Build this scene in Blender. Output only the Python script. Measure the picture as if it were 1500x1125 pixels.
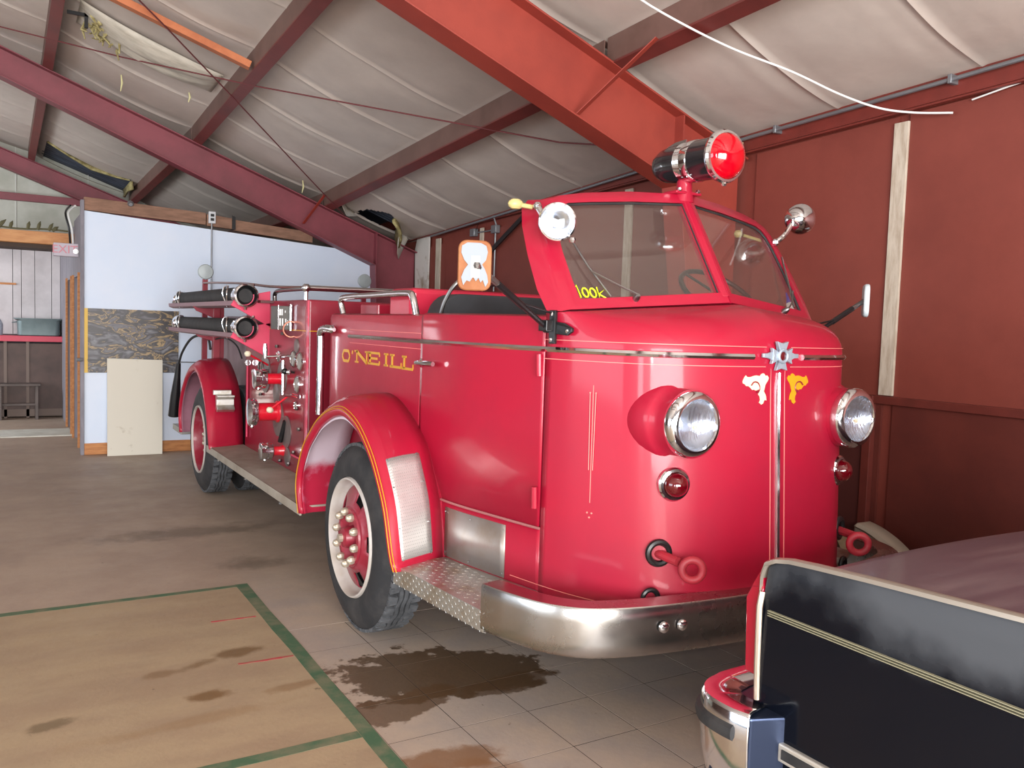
import bpy, bmesh, math, random
from mathutils import Vector, Matrix, noise as mnoise
random.seed(7)
for o in list(bpy.data.objects): bpy.data.objects.remove(o)
scn = bpy.context.scene
COL = scn.collection
PI = math.pi

# ------------------------------------------------------------------ camera
CAMP = Vector((0, 0, 1.6)); YAW, PIT, ROL, FPX = 0.540, 0.066, 0.033, 1251.084
cf = Vector((math.sin(YAW)*math.cos(PIT), math.cos(YAW)*math.cos(PIT), -math.sin(PIT)))
r0 = Vector((math.cos(YAW), -math.sin(YAW), 0)); u0 = r0.cross(cf)
cr = r0*math.cos(ROL)+u0*math.sin(ROL); cu = -r0*math.sin(ROL)+u0*math.cos(ROL)
cam = bpy.data.cameras.new('camera'); cam.sensor_width = 36; cam.lens = FPX/1500*36; cam.clip_end = 200
camo = bpy.data.objects.new('camera', cam); COL.objects.link(camo)
camo.matrix_world = Matrix(((cr.x, cu.x, -cf.x, 0), (cr.y, cu.y, -cf.y, 0), (cr.z, cu.z, -cf.z, 1.6), (0, 0, 0, 1)))
scn.camera = camo
# ------------------------------------------------------------------ world, light, exposure
w = bpy.data.worlds.new('world'); scn.world = w; w.use_nodes = True
w.node_tree.nodes['Background'].inputs[0].default_value = (0.80, 0.88, 1.0, 1)
w.node_tree.nodes['Background'].inputs[1].default_value = 0.35

def area(name, loc, target, sx, sy, power, color):
    l = bpy.data.lights.new(name, 'AREA'); l.shape = 'RECTANGLE'; l.size = sx; l.size_y = sy; l.energy = power; l.color = color
    o = bpy.data.objects.new(name, l); COL.objects.link(o); o.location = loc
    d = Vector(target)-Vector(loc); o.rotation_euler = d.to_track_quat('-Z', 'Y').to_euler(); return o
area('daylight_front_door', (-0.9, -4.9, 1.75), (1.3, 5, 2.1), 6.0, 3.1, 740, (1.0, 0.985, 0.965))
area('daylight_side_door', (-8.6, 3.2, 2.1), (2, 6.5, 0.6), 7.0, 3.0, 210, (0.86, 0.93, 1.0))
area('daylight_left_corner', (-7.3, -4.2, 1.7), (2, 3, 1.3), 1.2, 3.0, 110, (0.95, 0.97, 1.0))
area('daylight_back_room', (-3.2, 13.6, 2.1), (0.5, 14.6, 0.9), 2.0, 1.6, 70, (0.88, 0.95, 1.0))
area('camera_flash', (0.02, -0.02, 1.66), tuple(Vector((0, 0, 1.66))+cf*3), 0.05, 0.03, 7, (1.0, 0.98, 0.96))
scn.view_settings.view_transform = 'Standard'; scn.view_settings.look = 'None'
scn.view_settings.gamma = 1; scn.view_settings.use_curve_mapping = False
scn.view_settings.exposure = 1.0

# ------------------------------------------------------------------ materials
MATS = {}
def s2l(c): return tuple(((v/255)/12.92 if v/255 <= .04045 else ((v/255+.055)/1.055)**2.4) for v in c)
def mat(name, col, rough=.5, metal=0., col2=None, scale=6., mix=(.4, .65), bump=0., bscale=60., coat=0., rough2=None, stretch=None, **kw):
    if name in MATS: return MATS[name]
    m = bpy.data.materials.new(name); m.use_nodes = True; MATS[name] = m
    nt = m.node_tree; b = nt.nodes['Principled BSDF']
    b.inputs['Base Color'].default_value = (*s2l(col), 1); b.inputs['Roughness'].default_value = rough
    b.inputs['Metallic'].default_value = metal
    if coat: b.inputs['Coat Weight'].default_value = coat; b.inputs['Coat Roughness'].default_value = .09
    for k, v in kw.items(): b.inputs[k].default_value = v
    g = nt.nodes.new('ShaderNodeNewGeometry'); pos = g.outputs['Position']
    if stretch:
        mp = nt.nodes.new('ShaderNodeMapping'); mp.inputs['Scale'].default_value = stretch
        nt.links.new(pos, mp.inputs[0]); pos = mp.outputs[0]
    if col2 is not None or rough2 is not None:
        n = nt.nodes.new('ShaderNodeTexNoise'); n.inputs['Scale'].default_value = scale; n.inputs['Detail'].default_value = 8
        n.inputs['Roughness'].default_value = .62
        nt.links.new(pos, n.inputs['Vector'])
        r = nt.nodes.new('ShaderNodeMapRange'); r.inputs[1].default_value, r.inputs[2].default_value = mix
        r.clamp = True; nt.links.new(n.outputs['Fac'], r.inputs[0])
        if col2 is not None:
            mx = nt.nodes.new('ShaderNodeMix'); mx.data_type = 'RGBA'
            mx.inputs[6].default_value = (*s2l(col), 1); mx.inputs[7].default_value = (*s2l(col2), 1)
            nt.links.new(r.outputs[0], mx.inputs[0]); nt.links.new(mx.outputs[2], b.inputs['Base Color'])
        if rough2 is not None:
            r3 = nt.nodes.new('ShaderNodeMapRange'); r3.inputs[3].default_value = rough; r3.inputs[4].default_value = rough2
            nt.links.new(r.outputs[0], r3.inputs[0]); nt.links.new(r3.outputs[0], b.inputs['Roughness'])
    if bump:
        n2 = nt.nodes.new('ShaderNodeTexNoise'); n2.inputs['Scale'].default_value = bscale; n2.inputs['Detail'].default_value = 5
        nt.links.new(pos, n2.inputs['Vector'])
        bp = nt.nodes.new('ShaderNodeBump'); bp.inputs['Strength'].default_value = bump; bp.inputs['Distance'].default_value = .01
        nt.links.new(n2.outputs['Fac'], bp.inputs['Height']); nt.links.new(bp.outputs[0], b.inputs['Normal'])
    return m
RED = mat('red_enamel', (162, 15, 46), .42, coat=.32, col2=(154, 16, 46), scale=2.5, rough2=.5, **{'Specular IOR Level': .4})
REDD = mat('aged_red_enamel', (136, 18, 42), .42, coat=.25, col2=(122, 24, 42), scale=3)
REDF = mat('faded_red_paint', (196, 70, 92), .6, col2=(206, 188, 200), scale=3.2, mix=(.50, .66), bump=.1, bscale=30)
PRIM = mat('primer_patch', (190, 180, 190), .7, col2=(168, 60, 82), scale=2.3, mix=(.45, .60))
CHR = mat('chrome', (226, 228, 232), .07, 1., rough2=.16, scale=9)
CHRW = mat('worn_bumper_chrome', (188, 187, 186), .20, 1., col2=(172, 168, 162), scale=5, rough2=.34, mix=(.35, .7), bump=.02, bscale=60)
STEEL = mat('dull_chrome', (150, 150, 150), .28, 1., rough2=.4)
ALU = mat('tread_aluminium', (205, 205, 200), .36, .9, col2=(176, 160, 135), scale=7, mix=(.5, .7))
PLATE = mat('perforated_plate', (214, 214, 212), .42, .75, rough2=.55)
BLK = mat('black_rubber', (26, 26, 28), .72, col2=(44, 42, 42), scale=9, bump=.15, bscale=70)
TIRE = mat('tyre_rubber', (34, 35, 38), .7, col2=(62, 60, 60), scale=7, mix=(.45, .75), bump=.12, bscale=50)
TREAD = mat('tyre_tread', (84, 86, 90), .8, col2=(58, 60, 63), scale=14)
BLKP = mat('black_paint', (20, 20, 22), .35)
GOLD = mat('gold_leaf', (214, 160, 32), .35, .25)
PALEG = mat('pale_gold_leaf', (240, 226, 190), .35, .15)
YEL = mat('yellow_marker', (226, 240, 30), .6)
PIN = mat('pinstripe', (226, 128, 120), .5)
STEELRED = mat('rafter_red_paint', (150, 60, 48), .5, col2=(134, 52, 43), scale=2.2, bump=.05)
STEELDIM = mat('far_frame_dim_red', (132, 60, 70), .5, col2=(114, 52, 60), scale=2.0)  # same rafter red, duller: weaker light at the far frames put into colour
PURL = mat('purlin_paint', (112, 84, 76), .55, col2=(98, 72, 64), scale=2.5)
PURLF = mat('purlin_flange_paint', (112, 48, 44), .5, col2=(96, 44, 40), scale=2.5)
WOOD = mat('orange_lumber', (190, 128, 74), .6, col2=(160, 98, 52), scale=5, stretch=(1, 6, 6), bump=.08)
WOODB = mat('brown_lumber', (140, 104, 84), .7, col2=(116, 84, 66), scale=5, stretch=(1, 6, 6), bump=.1)
PLY = mat('painted_plywood', (126, 57, 46), .62, col2=(115, 50, 40), scale=2.6, mix=(.3, .7), bump=.06, bscale=90)
PLYD = mat('painted_plywood_dado', (98, 42, 34), .55, col2=(86, 36, 30), scale=2.4, bump=.05, bscale=60)
TRIMR = mat('painted_trim', (104, 44, 37), .5, col2=(92, 39, 32), scale=6)
BATT = mat('whitewashed_batten', (196, 184, 168), .75, col2=(170, 154, 136), scale=8, stretch=(4, 4, .7), bump=.1)
BLUEW = mat('pale_blue_wall', (208, 220, 238), .75, col2=(214, 223, 238), scale=1.5, bump=.05, bscale=30)
CREAM = mat('cream_panel', (190, 190, 180), .7, col2=(170, 170, 158), scale=2)
GALV = mat('galvanised', (140, 142, 146), .4, .7, rough2=.55)
GREYP = mat('grey_painted_metal', (150, 156, 160), .5)
CARB = mat('dusty_black_car_paint', (9, 12, 20), .16, rough2=.5, **{'Specular IOR Level': .25})
CARV = mat('trunk_paint', (92, 78, 88), .4, coat=.2, col2=(122, 108, 112), scale=3, mix=(.4, .75), rough2=.5, stretch=(.5, 4, 1))
CARST = mat('car_stripe', (140, 136, 112), .5)
TAILR = mat('tail_lens_red', (150, 12, 40), .12, coat=.8)
def add_zmask(m, col3, z0, z1, nscale, amp, amt=1., rgh=.6):
    # a layer (car dust, pale liner tone) that thickens between two heights with a cloudy border
    nt = m.node_tree; b = nt.nodes['Principled BSDF']; N = nt.nodes.new; L = nt.links.new
    g = N('ShaderNodeNewGeometry'); sp = N('ShaderNodeSeparateXYZ'); L(g.outputs['Position'], sp.inputs[0])
    n = N('ShaderNodeTexNoise'); n.inputs['Scale'].default_value = nscale; n.inputs['Detail'].default_value = 6; L(g.outputs['Position'], n.inputs['Vector'])
    a = N('ShaderNodeMath'); a.operation = 'MULTIPLY_ADD'; L(n.outputs['Fac'], a.inputs[0]); a.inputs[1].default_value = amp; L(sp.outputs[2], a.inputs[2])
    r = N('ShaderNodeMapRange'); r.interpolation_type = 'SMOOTHSTEP'; r.inputs[1].default_value = z0+amp/2; r.inputs[2].default_value = z1+amp/2; r.inputs[4].default_value = amt; L(a.outputs[0], r.inputs[0])
    mx = N('ShaderNodeMix'); mx.data_type = 'RGBA'; src = b.inputs['Base Color']
    if src.is_linked: L(src.links[0].from_socket, mx.inputs[6])
    else: mx.inputs[6].default_value = src.default_value
    mx.inputs[7].default_value = (*s2l(col3), 1); L(r.outputs[0], mx.inputs[0]); L(mx.outputs[2], b.inputs['Base Color'])
    mr = N('ShaderNodeMapRange'); mr.inputs[3].default_value = .13; mr.inputs[4].default_value = rgh; L(r.outputs[0], mr.inputs[0]); L(mr.outputs[0], b.inputs['Roughness'])
add_zmask(CARB, (72, 75, 80), .84, .98, 2.6, .50, .9, .6)
LINR = mat('liner_paint', (176, 40, 66), .6, col2=(190, 110, 134), scale=6, mix=(.5, .7))
add_zmask(LINR, (206, 194, 206), .72, .79, 9, .10, .95, .7)  # liner turns whitish towards its top
def glass_mat(name, tint, haze=.035, rough=.02):
    m = bpy.data.materials.new(name); m.use_nodes = True; nt = m.node_tree; nt.nodes.clear()
    o = nt.nodes.new('ShaderNodeOutputMaterial'); t = nt.nodes.new('ShaderNodeBsdfTransparent'); t.inputs[0].default_value = (*tint, 1)
    g = nt.nodes.new('ShaderNodeBsdfGlossy'); g.inputs['Roughness'].default_value = rough; g.inputs[0].default_value = (.9, .9, .9, 1)
    lw = nt.nodes.new('ShaderNodeLayerWeight'); lw.inputs['Blend'].default_value = .5
    pw = nt.nodes.new('ShaderNodeMath'); pw.operation = 'POWER'; nt.links.new(lw.outputs['Facing'], pw.inputs[0]); pw.inputs[1].default_value = 5
    ma = nt.nodes.new('ShaderNodeMath'); ma.operation = 'MULTIPLY_ADD'; nt.links.new(pw.outputs[0], ma.inputs[0]); ma.inputs[1].default_value = .9; ma.inputs[2].default_value = .045
    x = nt.nodes.new('ShaderNodeMixShader'); nt.links.new(ma.outputs[0], x.inputs[0]); nt.links.new(t.outputs[0], x.inputs[1]); nt.links.new(g.outputs[0], x.inputs[2])
    df = nt.nodes.new('ShaderNodeBsdfDiffuse'); df.inputs[0].default_value = (.55, .5, .46, 1)
    x2 = nt.nodes.new('ShaderNodeMixShader'); x2.inputs[0].default_value = haze; nt.links.new(x.outputs[0], x2.inputs[1]); nt.links.new(df.outputs[0], x2.inputs[2]); x = x2
    nt.links.new(x.outputs[0], o.inputs[0]); return m
GLASS = glass_mat('windshield_glass', (.90, .89, .87))
LENS = glass_mat('lamp_glass', (.96, .97, 1.0), .07, .06)
RLENS = mat('red_lamp_glass', (220, 4, 30), .05, coat=.9, **{'Transmission Weight': .25, 'IOR': 1.45})
DRLENS = mat('dark_red_lamp_glass', (84, 2, 12), .05, coat=1.0)
REFL = mat('lamp_reflector', (168, 176, 188), .14, 1.)
HREFL = mat('headlight_reflector', (196, 206, 220), .18, 1., stretch=(60, 1, 5), bump=.5, bscale=3)

# ------------------------------------------------------------------ mesh helpers
MIR = [None]
class MB:
    def __init__(s): s.v = []; s.f = []
    def add(s, vs, fs):
        n = len(s.v); s.v += [tuple(v) for v in vs]; s.f += [tuple(i+n for i in f) for f in fs]; return s
    def box(s, a, b, rot=None, piv=None):
        x0, y0, z0 = a; x1, y1, z1 = b
        vs = [Vector(p) for p in ((x0,y0,z0),(x1,y0,z0),(x1,y1,z0),(x0,y1,z0),(x0,y0,z1),(x1,y0,z1),(x1,y1,z1),(x0,y1,z1))]
        if rot is not None:
            c = Vector(piv) if piv else (Vector(a)+Vector(b))/2
            vs = [c+rot @ (v-c) for v in vs]
        return s.add(vs, [(0,3,2,1),(4,5,6,7),(0,1,5,4),(1,2,6,5),(2,3,7,6),(3,0,4,7)])
    def prism(s, pts, ext):
        e = Vector(ext); n = len(pts); p = [Vector(q) for q in pts]
        nn = Vector((0,0,0))
        for i in range(n): nn += p[i].cross(p[(i+1) % n])
        if nn.dot(e) > 0: p = p[::-1]
        return s.add(p+[q+e for q in p], [tuple(range(n)), tuple(range(2*n-1, n-1, -1))]+[(i, i+n, (i+1) % n+n, (i+1) % n) for i in range(n)])
    def loft(s, rings, closed=False, caps=False):
        n = len(rings[0]); vs = [v for r in rings for v in r]; fs = []
        for k in range(len(rings)-1):
            for i in range(n if closed else n-1):
                j = (i+1) % n; fs.append((k*n+i, k*n+j, (k+1)*n+j, (k+1)*n+i))
        if caps: fs += [tuple(range(n))[::-1], tuple((len(rings)-1)*n+i for i in range(n))]
        return s.add(vs, fs)
    def tube(s, pts, r, seg=12, caps=True):
        pts = [Vector(p) for p in pts]; rs = r if isinstance(r, (list, tuple)) else [r]*len(pts)
        t = (pts[1]-pts[0]).normalized(); up = Vector((0,0,1)) if abs(t.z) < .9 else Vector((1,0,0))
        a = t.cross(up).normalized(); rings = []
        for i, p in enumerate(pts):
            if i == 0: t = pts[1]-p
            elif i == len(pts)-1: t = p-pts[-2]
            else: t = (pts[i+1]-p).normalized()+(p-pts[i-1]).normalized()
            t = t.normalized(); a = (a-t*a.dot(t)).normalized(); b = t.cross(a)
            rings.append([p+(a*math.cos(k*2*PI/seg)+b*math.sin(k*2*PI/seg))*rs[i] for k in range(seg)])
        return s.loft(rings, True, caps)
    def lathe(s, prof, o, ax, seg=32, caps=True, a0=0, closedprof=False):
        o = Vector(o); ax = Vector(ax).normalized(); up = Vector((0,0,1)) if abs(ax.z) < .9 else Vector((1,0,0))
        a = up.cross(ax).normalized(); b = ax.cross(a)
        rings = [[o+ax*h+(a*math.cos(k*2*PI/seg)+b*math.sin(k*2*PI/seg))*max(r, 1e-4) for k in range(seg)] for r, h in prof]
        if closedprof: rings.append(rings[0])
        return s.loft(rings, True, caps and not closedprof)
    def torus(s, o, ax, R, r, seg=32, k=10):
        return s.lathe([(R+r*math.cos(i*2*PI/k), r*math.sin(i*2*PI/k)) for i in range(k)], o, ax, seg, False, closedprof=True)
    def sphere(s, o, r, sx=1, sy=1, sz=1, seg=16):
        rings = []
        for i in range(1, seg//2):
            a = PI*i/(seg//2)-PI/2
            rings.append([(o[0]+r*sx*math.cos(a)*math.cos(k*2*PI/seg), o[1]+r*sy*math.cos(a)*math.sin(k*2*PI/seg), o[2]+r*sz*math.sin(a)) for k in range(seg)])
        return s.loft(rings, True, True)
    def build(s, name, m, parent=None, smooth=True, ang=.6, bevel=0, solid=0, fixn=True):
        vs = s.v; fs = s.f
        if MIR[0] is not None:
            vs = [(2*MIR[0]-v[0], v[1], v[2]) for v in vs]; fs = [f[::-1] for f in fs]
        vs = [Vector(v) for v in vs]
        if parent is not None:
            pl = wloc(parent); c = pl
        else:
            c = sum(vs, Vector())/len(vs); c.z = min(v.z for v in vs)
        me = bpy.data.meshes.new(name); me.from_pydata([v-c for v in vs], [], fs); me.validate(); me.update()
        if fixn:
            b = bmesh.new(); b.from_mesh(me); bmesh.ops.remove_doubles(b, verts=b.verts, dist=1e-5)
            bmesh.ops.recalc_face_normals(b, faces=b.faces); b.to_mesh(me); b.free()
        if smooth:
            me.polygons.foreach_set('use_smooth', [True]*len(me.polygons)); me.set_sharp_from_angle(angle=ang)
        me.materials.append(m)
        o = bpy.data.objects.new(name, me); COL.objects.link(o)
        if parent is None: o.location = c
        else: o.parent = parent
        if solid:
            q = o.modifiers.new('solid', 'SOLIDIFY'); q.thickness = solid; q.offset = -1
        if bevel:
            q = o.modifiers.new('bevel', 'BEVEL'); q.width = bevel; q.segments = 2; q.limit_method = 'ANGLE'; q.harden_normals = False
        return o
def wloc(o):
    p = Vector(o.location)
    while o.parent: o = o.parent; p += Vector(o.location)
    return p
def tag(o, label=None, cat=None, group=None, kind=None):
    if label: o['label'] = label
    if cat: o['category'] = cat
    if group: o['group'] = group
    if kind: o['kind'] = kind
    return o
def thing(name, loc, label, cat, group=None):
    o = bpy.data.objects.new(name, None); COL.objects.link(o); o.location = loc; o.empty_display_size = .2
    return tag(o, label, cat, group)
def struct(o): o['kind'] = 'structure'; return o
def smoothpath(P, n=8):
    P = [Vector(p) for p in P]; out = []
    for i in range(len(P)-1):
        a = P[max(i-1, 0)]; b = P[i]; c = P[i+1]; d = P[min(i+2, len(P)-1)]
        for k in range(n):
            t = k/n; out.append(.5*((2*b)+(c-a)*t+(2*a-5*b+4*c-d)*t*t+(3*b-a-3*c+d)*t**3))
    out.append(P[-1]); return out
def roundrect(cx, cy, wx, wy, r, n=5):
    o = []
    for sx, sy, a in ((1,1,0),(-1,1,90),(-1,-1,180),(1,-1,270)):
        for k in range(n+1):
            t = math.radians(a+90*k/n); o.append((cx+sx*(wx-r)+r*math.cos(t), cy+sy*(wy-r)+r*math.sin(t)))
    return o
def arclen_sample(P, n):
    L = [0]
    for a, b in zip(P, P[1:]): L.append(L[-1]+(b-a).length)
    out = []
    for k in range(n+1):
        t = L[-1]*k/n; i = 0
        while i < len(L)-2 and L[i+1] < t: i += 1
        f = (t-L[i])/max(L[i+1]-L[i], 1e-9); out.append(P[i].lerp(P[i+1], f))
    return out

# ------------------------------------------------------------------ roof function
KR = [(-6, 5.31, .37), (4.75, 4.844, .365), (10.65, 4.535, .374), (16.6, 4.425, .36)]
RIDGE = -3.2
def zr(x, y):
    if x < RIDGE: x = 2*RIDGE-x
    for a, b in zip(KR, KR[1:]):
        if y <= b[0] or b is KR[-1]:
            t = (y-a[0])/(b[0]-a[0]); return a[1]+(b[1]-a[1])*t-(a[2]+(b[2]-a[2])*t)*x
XW = 4.8; XL = -9.4; YB = -5.2; YE = 16.7
SEAM0, DSE = 2.9, .97
PURX = [3.5, 1.92, .40, -1.15, -2.7]

# ------------------------------------------------------------------ floor
def floor_material():
    m = bpy.data.materials.new('worn_floor'); m.use_nodes = True; nt = m.node_tree; b = nt.nodes['Principled BSDF']; L = nt.links.new
    N = nt.nodes.new
    g = N('ShaderNodeNewGeometry'); sep = N('ShaderNodeSeparateXYZ'); L(g.outputs['Position'], sep.inputs[0])
    def nz(scale, detail=6, off=0, st=(1,1,1)):
        mp = N('ShaderNodeMapping'); mp.inputs['Location'].default_value = (off, off, 0); mp.inputs['Scale'].default_value = st
        L(g.outputs['Position'], mp.inputs[0]); n = N('ShaderNodeTexNoise'); n.inputs['Scale'].default_value = scale; n.inputs['Detail'].default_value = detail
        n.inputs['Roughness'].default_value = .65
        L(mp.outputs[0], n.inputs['Vector']); return n.outputs['Fac']
    def mth(op, a, bb, c=None):
        n = N('ShaderNodeMath'); n.operation = op
        for i, v in enumerate((a, bb, c)):
            if v is None: continue
            if isinstance(v, (int, float)): n.inputs[i].default_value = v
            else: L(v, n.inputs[i])
        return n.outputs[0]
    def rng(v, a, bb, c=0., d=1.):
        n = N('ShaderNodeMapRange'); n.inputs[1].default_value = a; n.inputs[2].default_value = bb; n.inputs[3].default_value = c; n.inputs[4].default_value = d
        n.interpolation_type = 'SMOOTHSTEP'; L(v, n.inputs[0]); return n.outputs[0]
    def mix(f, a, c):
        n = N('ShaderNodeMix'); n.data_type = 'RGBA'; L(f, n.inputs[0])
        for i, v in ((6, a), (7, c)):
            if isinstance(v, tuple): n.inputs[i].default_value = (*s2l(v), 1)
            else: L(v, n.inputs[i])
        return n.outputs[2]
    far = mix(rng(nz(1.3), .35, .65), (156, 137, 122), (170, 151, 134))
    tan = mix(rng(nz(1.6, 7, 3, (1, 2.2, 1)), .35, .65), (164, 144, 116), (152, 131, 107))
    grey = mix(rng(nz(2.2, 6, 9), .35, .65), (160, 147, 138), (174, 156, 140))
    wob = mth('MULTIPLY_ADD', nz(1.4, 3, 5), .5, -.25)
    xt = mth('ADD', sep.outputs[0], 0)
    inx = rng(xt, 1.20, 1.26, 1, 0); iny = rng(sep.outputs[1], 5.10, 5.2, 1, 0)
    reg = mth('MULTIPLY', inx, iny)
    gx = mth('MULTIPLY', rng(xt, 1.2, 1.3), rng(mth('ADD', sep.outputs[1], wob), 4.6, 5.6, 1, 0))
    c = mix(gx, far, grey); c = mix(reg, c, tan)
    wet = None
    fine = nz(5.5, 7, 1)
    def blob(cx, cy, rx, ry, ang, dark, amt, edge=.25, wetf=0):
        nonlocal c, wet
        mp = N('ShaderNodeMapping'); mp.vector_type = 'TEXTURE'; mp.inputs['Location'].default_value = (cx, cy, 0); mp.inputs['Rotation'].default_value = (0, 0, ang); mp.inputs['Scale'].default_value = (rx, ry, 100)
        L(g.outputs['Position'], mp.inputs[0]); ln = N('ShaderNodeVectorMath'); ln.operation = 'LENGTH'; L(mp.outputs[0], ln.inputs[0])
        d = mth('ADD', ln.outputs['Value'], mth('MULTIPLY_ADD', fine, 1.9, -.95))
        f = rng(d, 1-edge, 1, amt, 0); c = mix(f, c, dark)
        if wetf: wet = f if wet is None else mth('MAXIMUM', wet, f)
    blob(1.72, 3.45, .52, .30, -.35, (84, 64, 44), .92, .12, 1)
    blob(1.45, 3.2, .26, .12, .2, (90, 66, 44), .8, .15, 1)
    blob(1.95, 3.2, .28, .10, .1, (88, 66, 46), .8, .15, 1)
    blob(1.42, 2.72, .25, .10, -.2, (120, 82, 50), .8, .4)
    blob(1.5, 2.5, .30, .2, -.6, (126, 88, 56), .6, .5)
    blob(.98, 4.10, .17, .07, .1, (108, 82, 50), .85, .6)
    blob(.78, 4.02, .12, .05, .4, (112, 86, 54), .7, .6)
    blob(.60, 3.98, .10, .05, .1, (120, 92, 60), .6, .6)
    blob(.66, 3.45, .5, .06, .05, (140, 112, 80), .5, .8)
    blob(.76, 3.66, .12, .07, 0, (110, 80, 44), .85, .5)
    blob(1.1, 3.6, .2, .05, .1, (120, 88, 52), .5, .6)
    blob(.15, 3.66, .12, .06, .3, (100, 84, 60), .7, .5)
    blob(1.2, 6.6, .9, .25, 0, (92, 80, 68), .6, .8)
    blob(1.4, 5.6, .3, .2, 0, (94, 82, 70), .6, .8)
    spk = rng(nz(26, 2, 4), .70, .76); c = mix(mth('MULTIPLY', spk, .5), c, (92, 76, 60))
    L(c, b.inputs['Base Color'])
    L(mth('SUBTRACT', rng(nz(4, 5, 7), .3, .7, .48, .66), mth('MULTIPLY', wet, .22)), b.inputs['Roughness'])
    bp = N('ShaderNodeBump'); bp.inputs['Strength'].default_value = .12; bp.inputs['Distance'].default_value = .01
    L(nz(40), bp.inputs['Height']); L(bp.outputs[0], b.inputs['Normal'])
    return m
FLOOR = floor_material()
fl = struct(MB().box((XL, YB, -.12), (XW+.1, YE, -.014)).build('floor', FLOOR, smooth=False))
# floor slab top with a hole where the tiles lie
TX0, TX1, TY0, TY1 = 1.257, 4.387, .568, 4.275
jb = MB()
for a, b in (((XL, YB), (TX0, YE)), ((TX1, YB), (XW, YE)), ((TX0, YB), (TX1, TY0)), ((TX0, TY1), (TX1, YE))):
    jb.box((a[0], a[1], -.02), (b[0], b[1], 0))
jb.build('floor_screed', FLOOR, fl, smooth=False)
nx = 10; ny = 11
MB().box((TX0, TY0, -.016), (TX1, TY1, -.0008)).build('joint_filler', mat('dark_joint', (52, 42, 34), .9), fl, smooth=False)
tilemesh = None
for i in range(nx):
    for j in range(ny):
        x = TX0+i*.313; y = TY0+j*.337; g_ = .0021
        if tilemesh is None:
            o = MB().box((x+g_, y+g_, -.02), (x+.313-g_, y+.337-g_, 0)).build('tile', FLOOR, fl, smooth=False)
            o.data.transform(Matrix.Translation(-Vector((x, y, 0))+wloc(fl))); tilemesh = o.data; bev = o
            o.location = Vector((x, y, 0))-wloc(fl); o['label'] = None; del o['label']
        else:
            o = bpy.data.objects.new('tile', tilemesh); COL.objects.link(o); o.parent = fl
            o.location = Vector((x, y, random.choice((0, 0, -.0006))))-wloc(fl)
def paint_mat(name, c, c2, lo, hi, sc):
    m = mat(name, c, .75, col2=c2, scale=sc, mix=(lo, hi)); return m
GRN = paint_mat('worn_green_paint', (66, 96, 70), (122, 116, 92), .42, .72, 7)
RDL = paint_mat('worn_red_line', (176, 44, 60), (150, 110, 90), .45, .65, 9)
def flat(name, pts, z, m, parent=None, th=.0012):
    return MB().prism([(x, y, z) for x, y in pts], (0, 0, th)).build(name, m, parent, smooth=False)
def ribbon_pts(a, b, wd, n=14, jit=.004):
    a = Vector((*a, 0)); b = Vector((*b, 0)); d = (b-a).normalized(); s_ = Vector((-d.y, d.x, 0))
    l = []; r = []
    for k in range(n+1):
        p = a.lerp(b, k/n); l.append(p+s_*(wd/2+random.uniform(-jit, jit))); r.append(p-s_*(wd/2+random.uniform(-jit, jit)))
    return [(p.x, p.y) for p in l+r[::-1]]
for a, b, wd in (((1.235, 5.165), (1.215, 1.2), .066), ((-4, 5.12), (1.20, 5.14), .05), ((-4, 3.0), (1.19, 3.05), .06)):
    o = flat('painted_line', ribbon_pts(a, b, wd), .0003, GRN, fl, .0008); o['label'] = 'worn dark green painted floor line'
for a, b, wd in (((.94, 4.57), (1.17, 4.56), .014), ((.935, 3.945), (1.19, 3.935), .018)):
    o = flat('painted_mark', ribbon_pts(a, b, wd, 8, .002), .0005, RDL, fl, .0008); o['label'] = 'thin red painted line on the floor'

# ------------------------------------------------------------------ ceiling: insulation sheets over purlins, steel deck above
INS = mat('insulation_facing', (200, 188, 178), .6, col2=(186, 174, 165), scale=2.4, mix=(.3, .7), bump=.25, bscale=7)
INS.node_tree.nodes['Principled BSDF'].inputs['Coat Weight'].default_value = .1
DECK = mat('roof_steel', (86, 92, 106), .5, .3, col2=(70, 74, 84), scale=3)
WOOL = mat('fibreglass_wool', (176, 164, 116), .95, col2=(124, 112, 70), scale=14, bump=.6, bscale=40)
ceil = None
HOLE1 = [(3.99, 10.19), (4.14, 10.01), (4.22, 10.06), (4.30, 10.16), (4.38, 10.30), (4.44, 10.5), (4.46, 10.62), (4.2, 10.62), (3.96, 10.62), (3.92, 10.45), (3.95, 10.3)]
HOLE1B = [(3.52, 10.28), (3.62, 10.36), (3.74, 10.52), (3.80, 10.66), (3.52, 10.66)]
HOLE2 = [(.62, 15.0), (.9, 15.15), (1.25, 15.3), (1.6, 15.28), (1.80, 15.15), (1.84, 15.6), (1.84, 16.55), (.6, 16.55)]
def inpoly(x, y, P):
    c = False; n = len(P)
    for i in range(n):
        x1, y1 = P[i]; x2, y2 = P[(i+1) % n]
        if (y1 > y) != (y2 > y) and x < (x2-x1)*(y-y1)/(y2-y1)+x1: c = not c
    return c
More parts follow.
